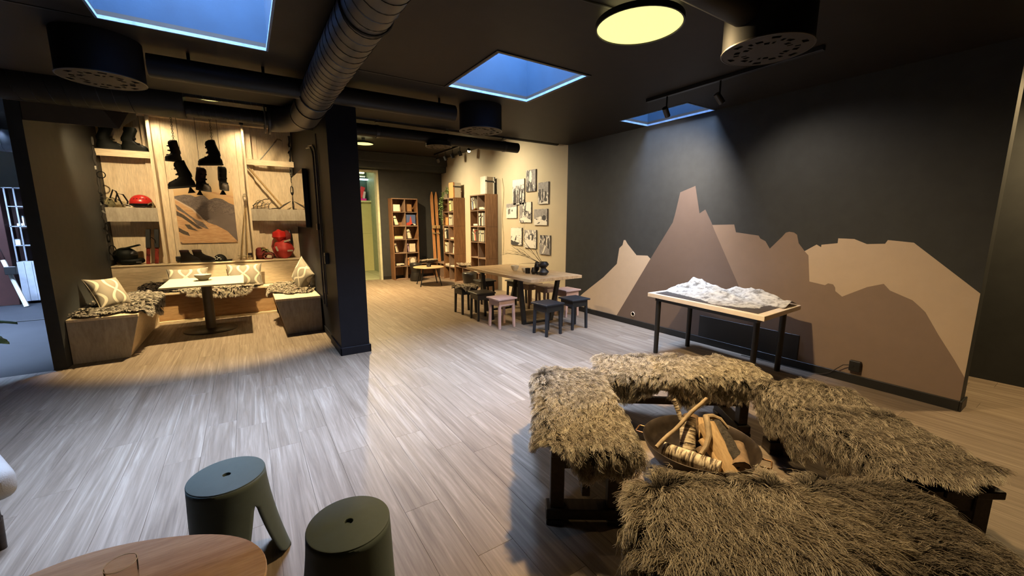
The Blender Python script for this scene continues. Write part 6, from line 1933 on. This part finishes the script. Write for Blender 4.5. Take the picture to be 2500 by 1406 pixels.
MB().tube([(-5.4, 9.9, 2.86), (-1.80, 9.9, 2.74)], .17, 24).build('duct_pipe', mat('grey_zinc_duct', (.24,.26,.28), .35, .5), t, smooth=True)
helix(0, (-4.2, 9.9, 2.82), .01, .17, .1)
for xx in np.linspace(-3.9, -2.0, 14):
    zz = 2.86 - .12*(xx+5.4)/3.6
    MB().tube([(xx, 9.9 + .173*math.cos(a), zz + .173*math.sin(a)) for a in np.linspace(0, 2*PI, 25)[:-1]], .004, 4, closed=True).build('seam_ring', M['pale_metal'], t)
t = thing('leafy_plant', 'large leaved green plant reaching in at the left edge', 'plant', (-2.45, 5.8, 0))
MB().lathe([(.0001, 0), (.11, 0), (.15, .24), (.135, .24), (.10, .02), (.0001, .02)], (-2.45, 5.75, 0), 28).build('pot', M['black'], t, smooth=True)
M['big_leaf'] = mat('pale_green_leaf', (.20,.36,.20), .4, var=.3, scale=20)
def big_leaf(p0, p1, w, droop, nm='leaf'):
    p0, p1 = Vector(p0), Vector(p1)
    d = p1 - p0; s = d.cross(Vector((0, 0, 1))).normalized()
    V = []; F = []
    n = 12
    for i in range(n+1):
        u = i/n
        ww = w*math.sin(PI*min(1, u*.95 + .05))**.7*(1 if i % 2 == 0 else .82)
        c_ = p0 + d*u + Vector((0, 0, -droop*u*u))
        for k_ in (-1, -.5, 0, .5, 1): V.append(c_ + s*ww*k_ + Vector((0, 0, -.02*abs(k_)*1.2 + .0)))
    for i in range(n):
        for j in range(4): F.append((i*5+j, i*5+j+1, (i+1)*5+j+1, (i+1)*5+j))
    o = MB().add(V, F).build(nm, M['big_leaf'], t, smooth=True)
    sm = o.modifiers.new('t', 'SOLIDIFY'); sm.thickness = .002
for p1, st in (((-2.07, 6.27, .52), (-2.36, 6.0, .62)), ((-1.84, 5.36, .50), (-2.2, 5.55, .62)), ((-2.25, 6.0, .93), (-2.5, 5.85, .95)), ((-2.7, 5.5, .8), (-2.5, 5.7, .8)), ((-2.2, 5.2, .75), (-2.42, 5.6, .75))):
    MB().tube([(-2.45, 5.75, .2), Vector(st)*.5 + Vector((-2.45, 5.75, .45))*.5, st], .006, 6).build('stem', M['leaf'], t, smooth=True)
    big_leaf(st, p1, .085, .03)

t = thing('armchair', 'grey upholstered seat corner at the left edge, beside the coffee table', 'armchair', (-1.4, 2.7, 0))
M['grey_fabric'] = mat('grey_upholstery', (.30,.285,.27), .9, var=.06, bump=.2, bscale=220)
rA = math.atan2(.89, -.45)
cA = Vector((-.985, 2.70, 0)) + Vector((-.45, .89, 0))*.33 + Vector((-.89, -.45, 0))*.36
def rbox(c, sz, rz_, nm, m, bev):
    mb = MB().obox(c, sz, Euler((0, 0, rz_))); return mb.build(nm, m, t, smooth=True, bevel=bev, seg=4, autosmooth=80)
rbox((cA.x, cA.y, .325), (.66, .72, .15), rA, 'seat_cushion', M['grey_fabric'], .05)
rbox((cA.x-.02, cA.y-.02, .20), (.60, .64, .09), rA, 'frame', M['bench_wood'], .01)
for sx in (-1, 1):
    for sy in (-1, 1):
        q_ = cA + Vector((-.45, .89, 0))*sx*.26 + Vector((-.89, -.45, 0))*sy*.28
        MB().tube([(q_.x, q_.y, .16), (q_.x, q_.y, 0)], [.022, .016], 10).build('leg', M['bench_wood'], t, smooth=True)
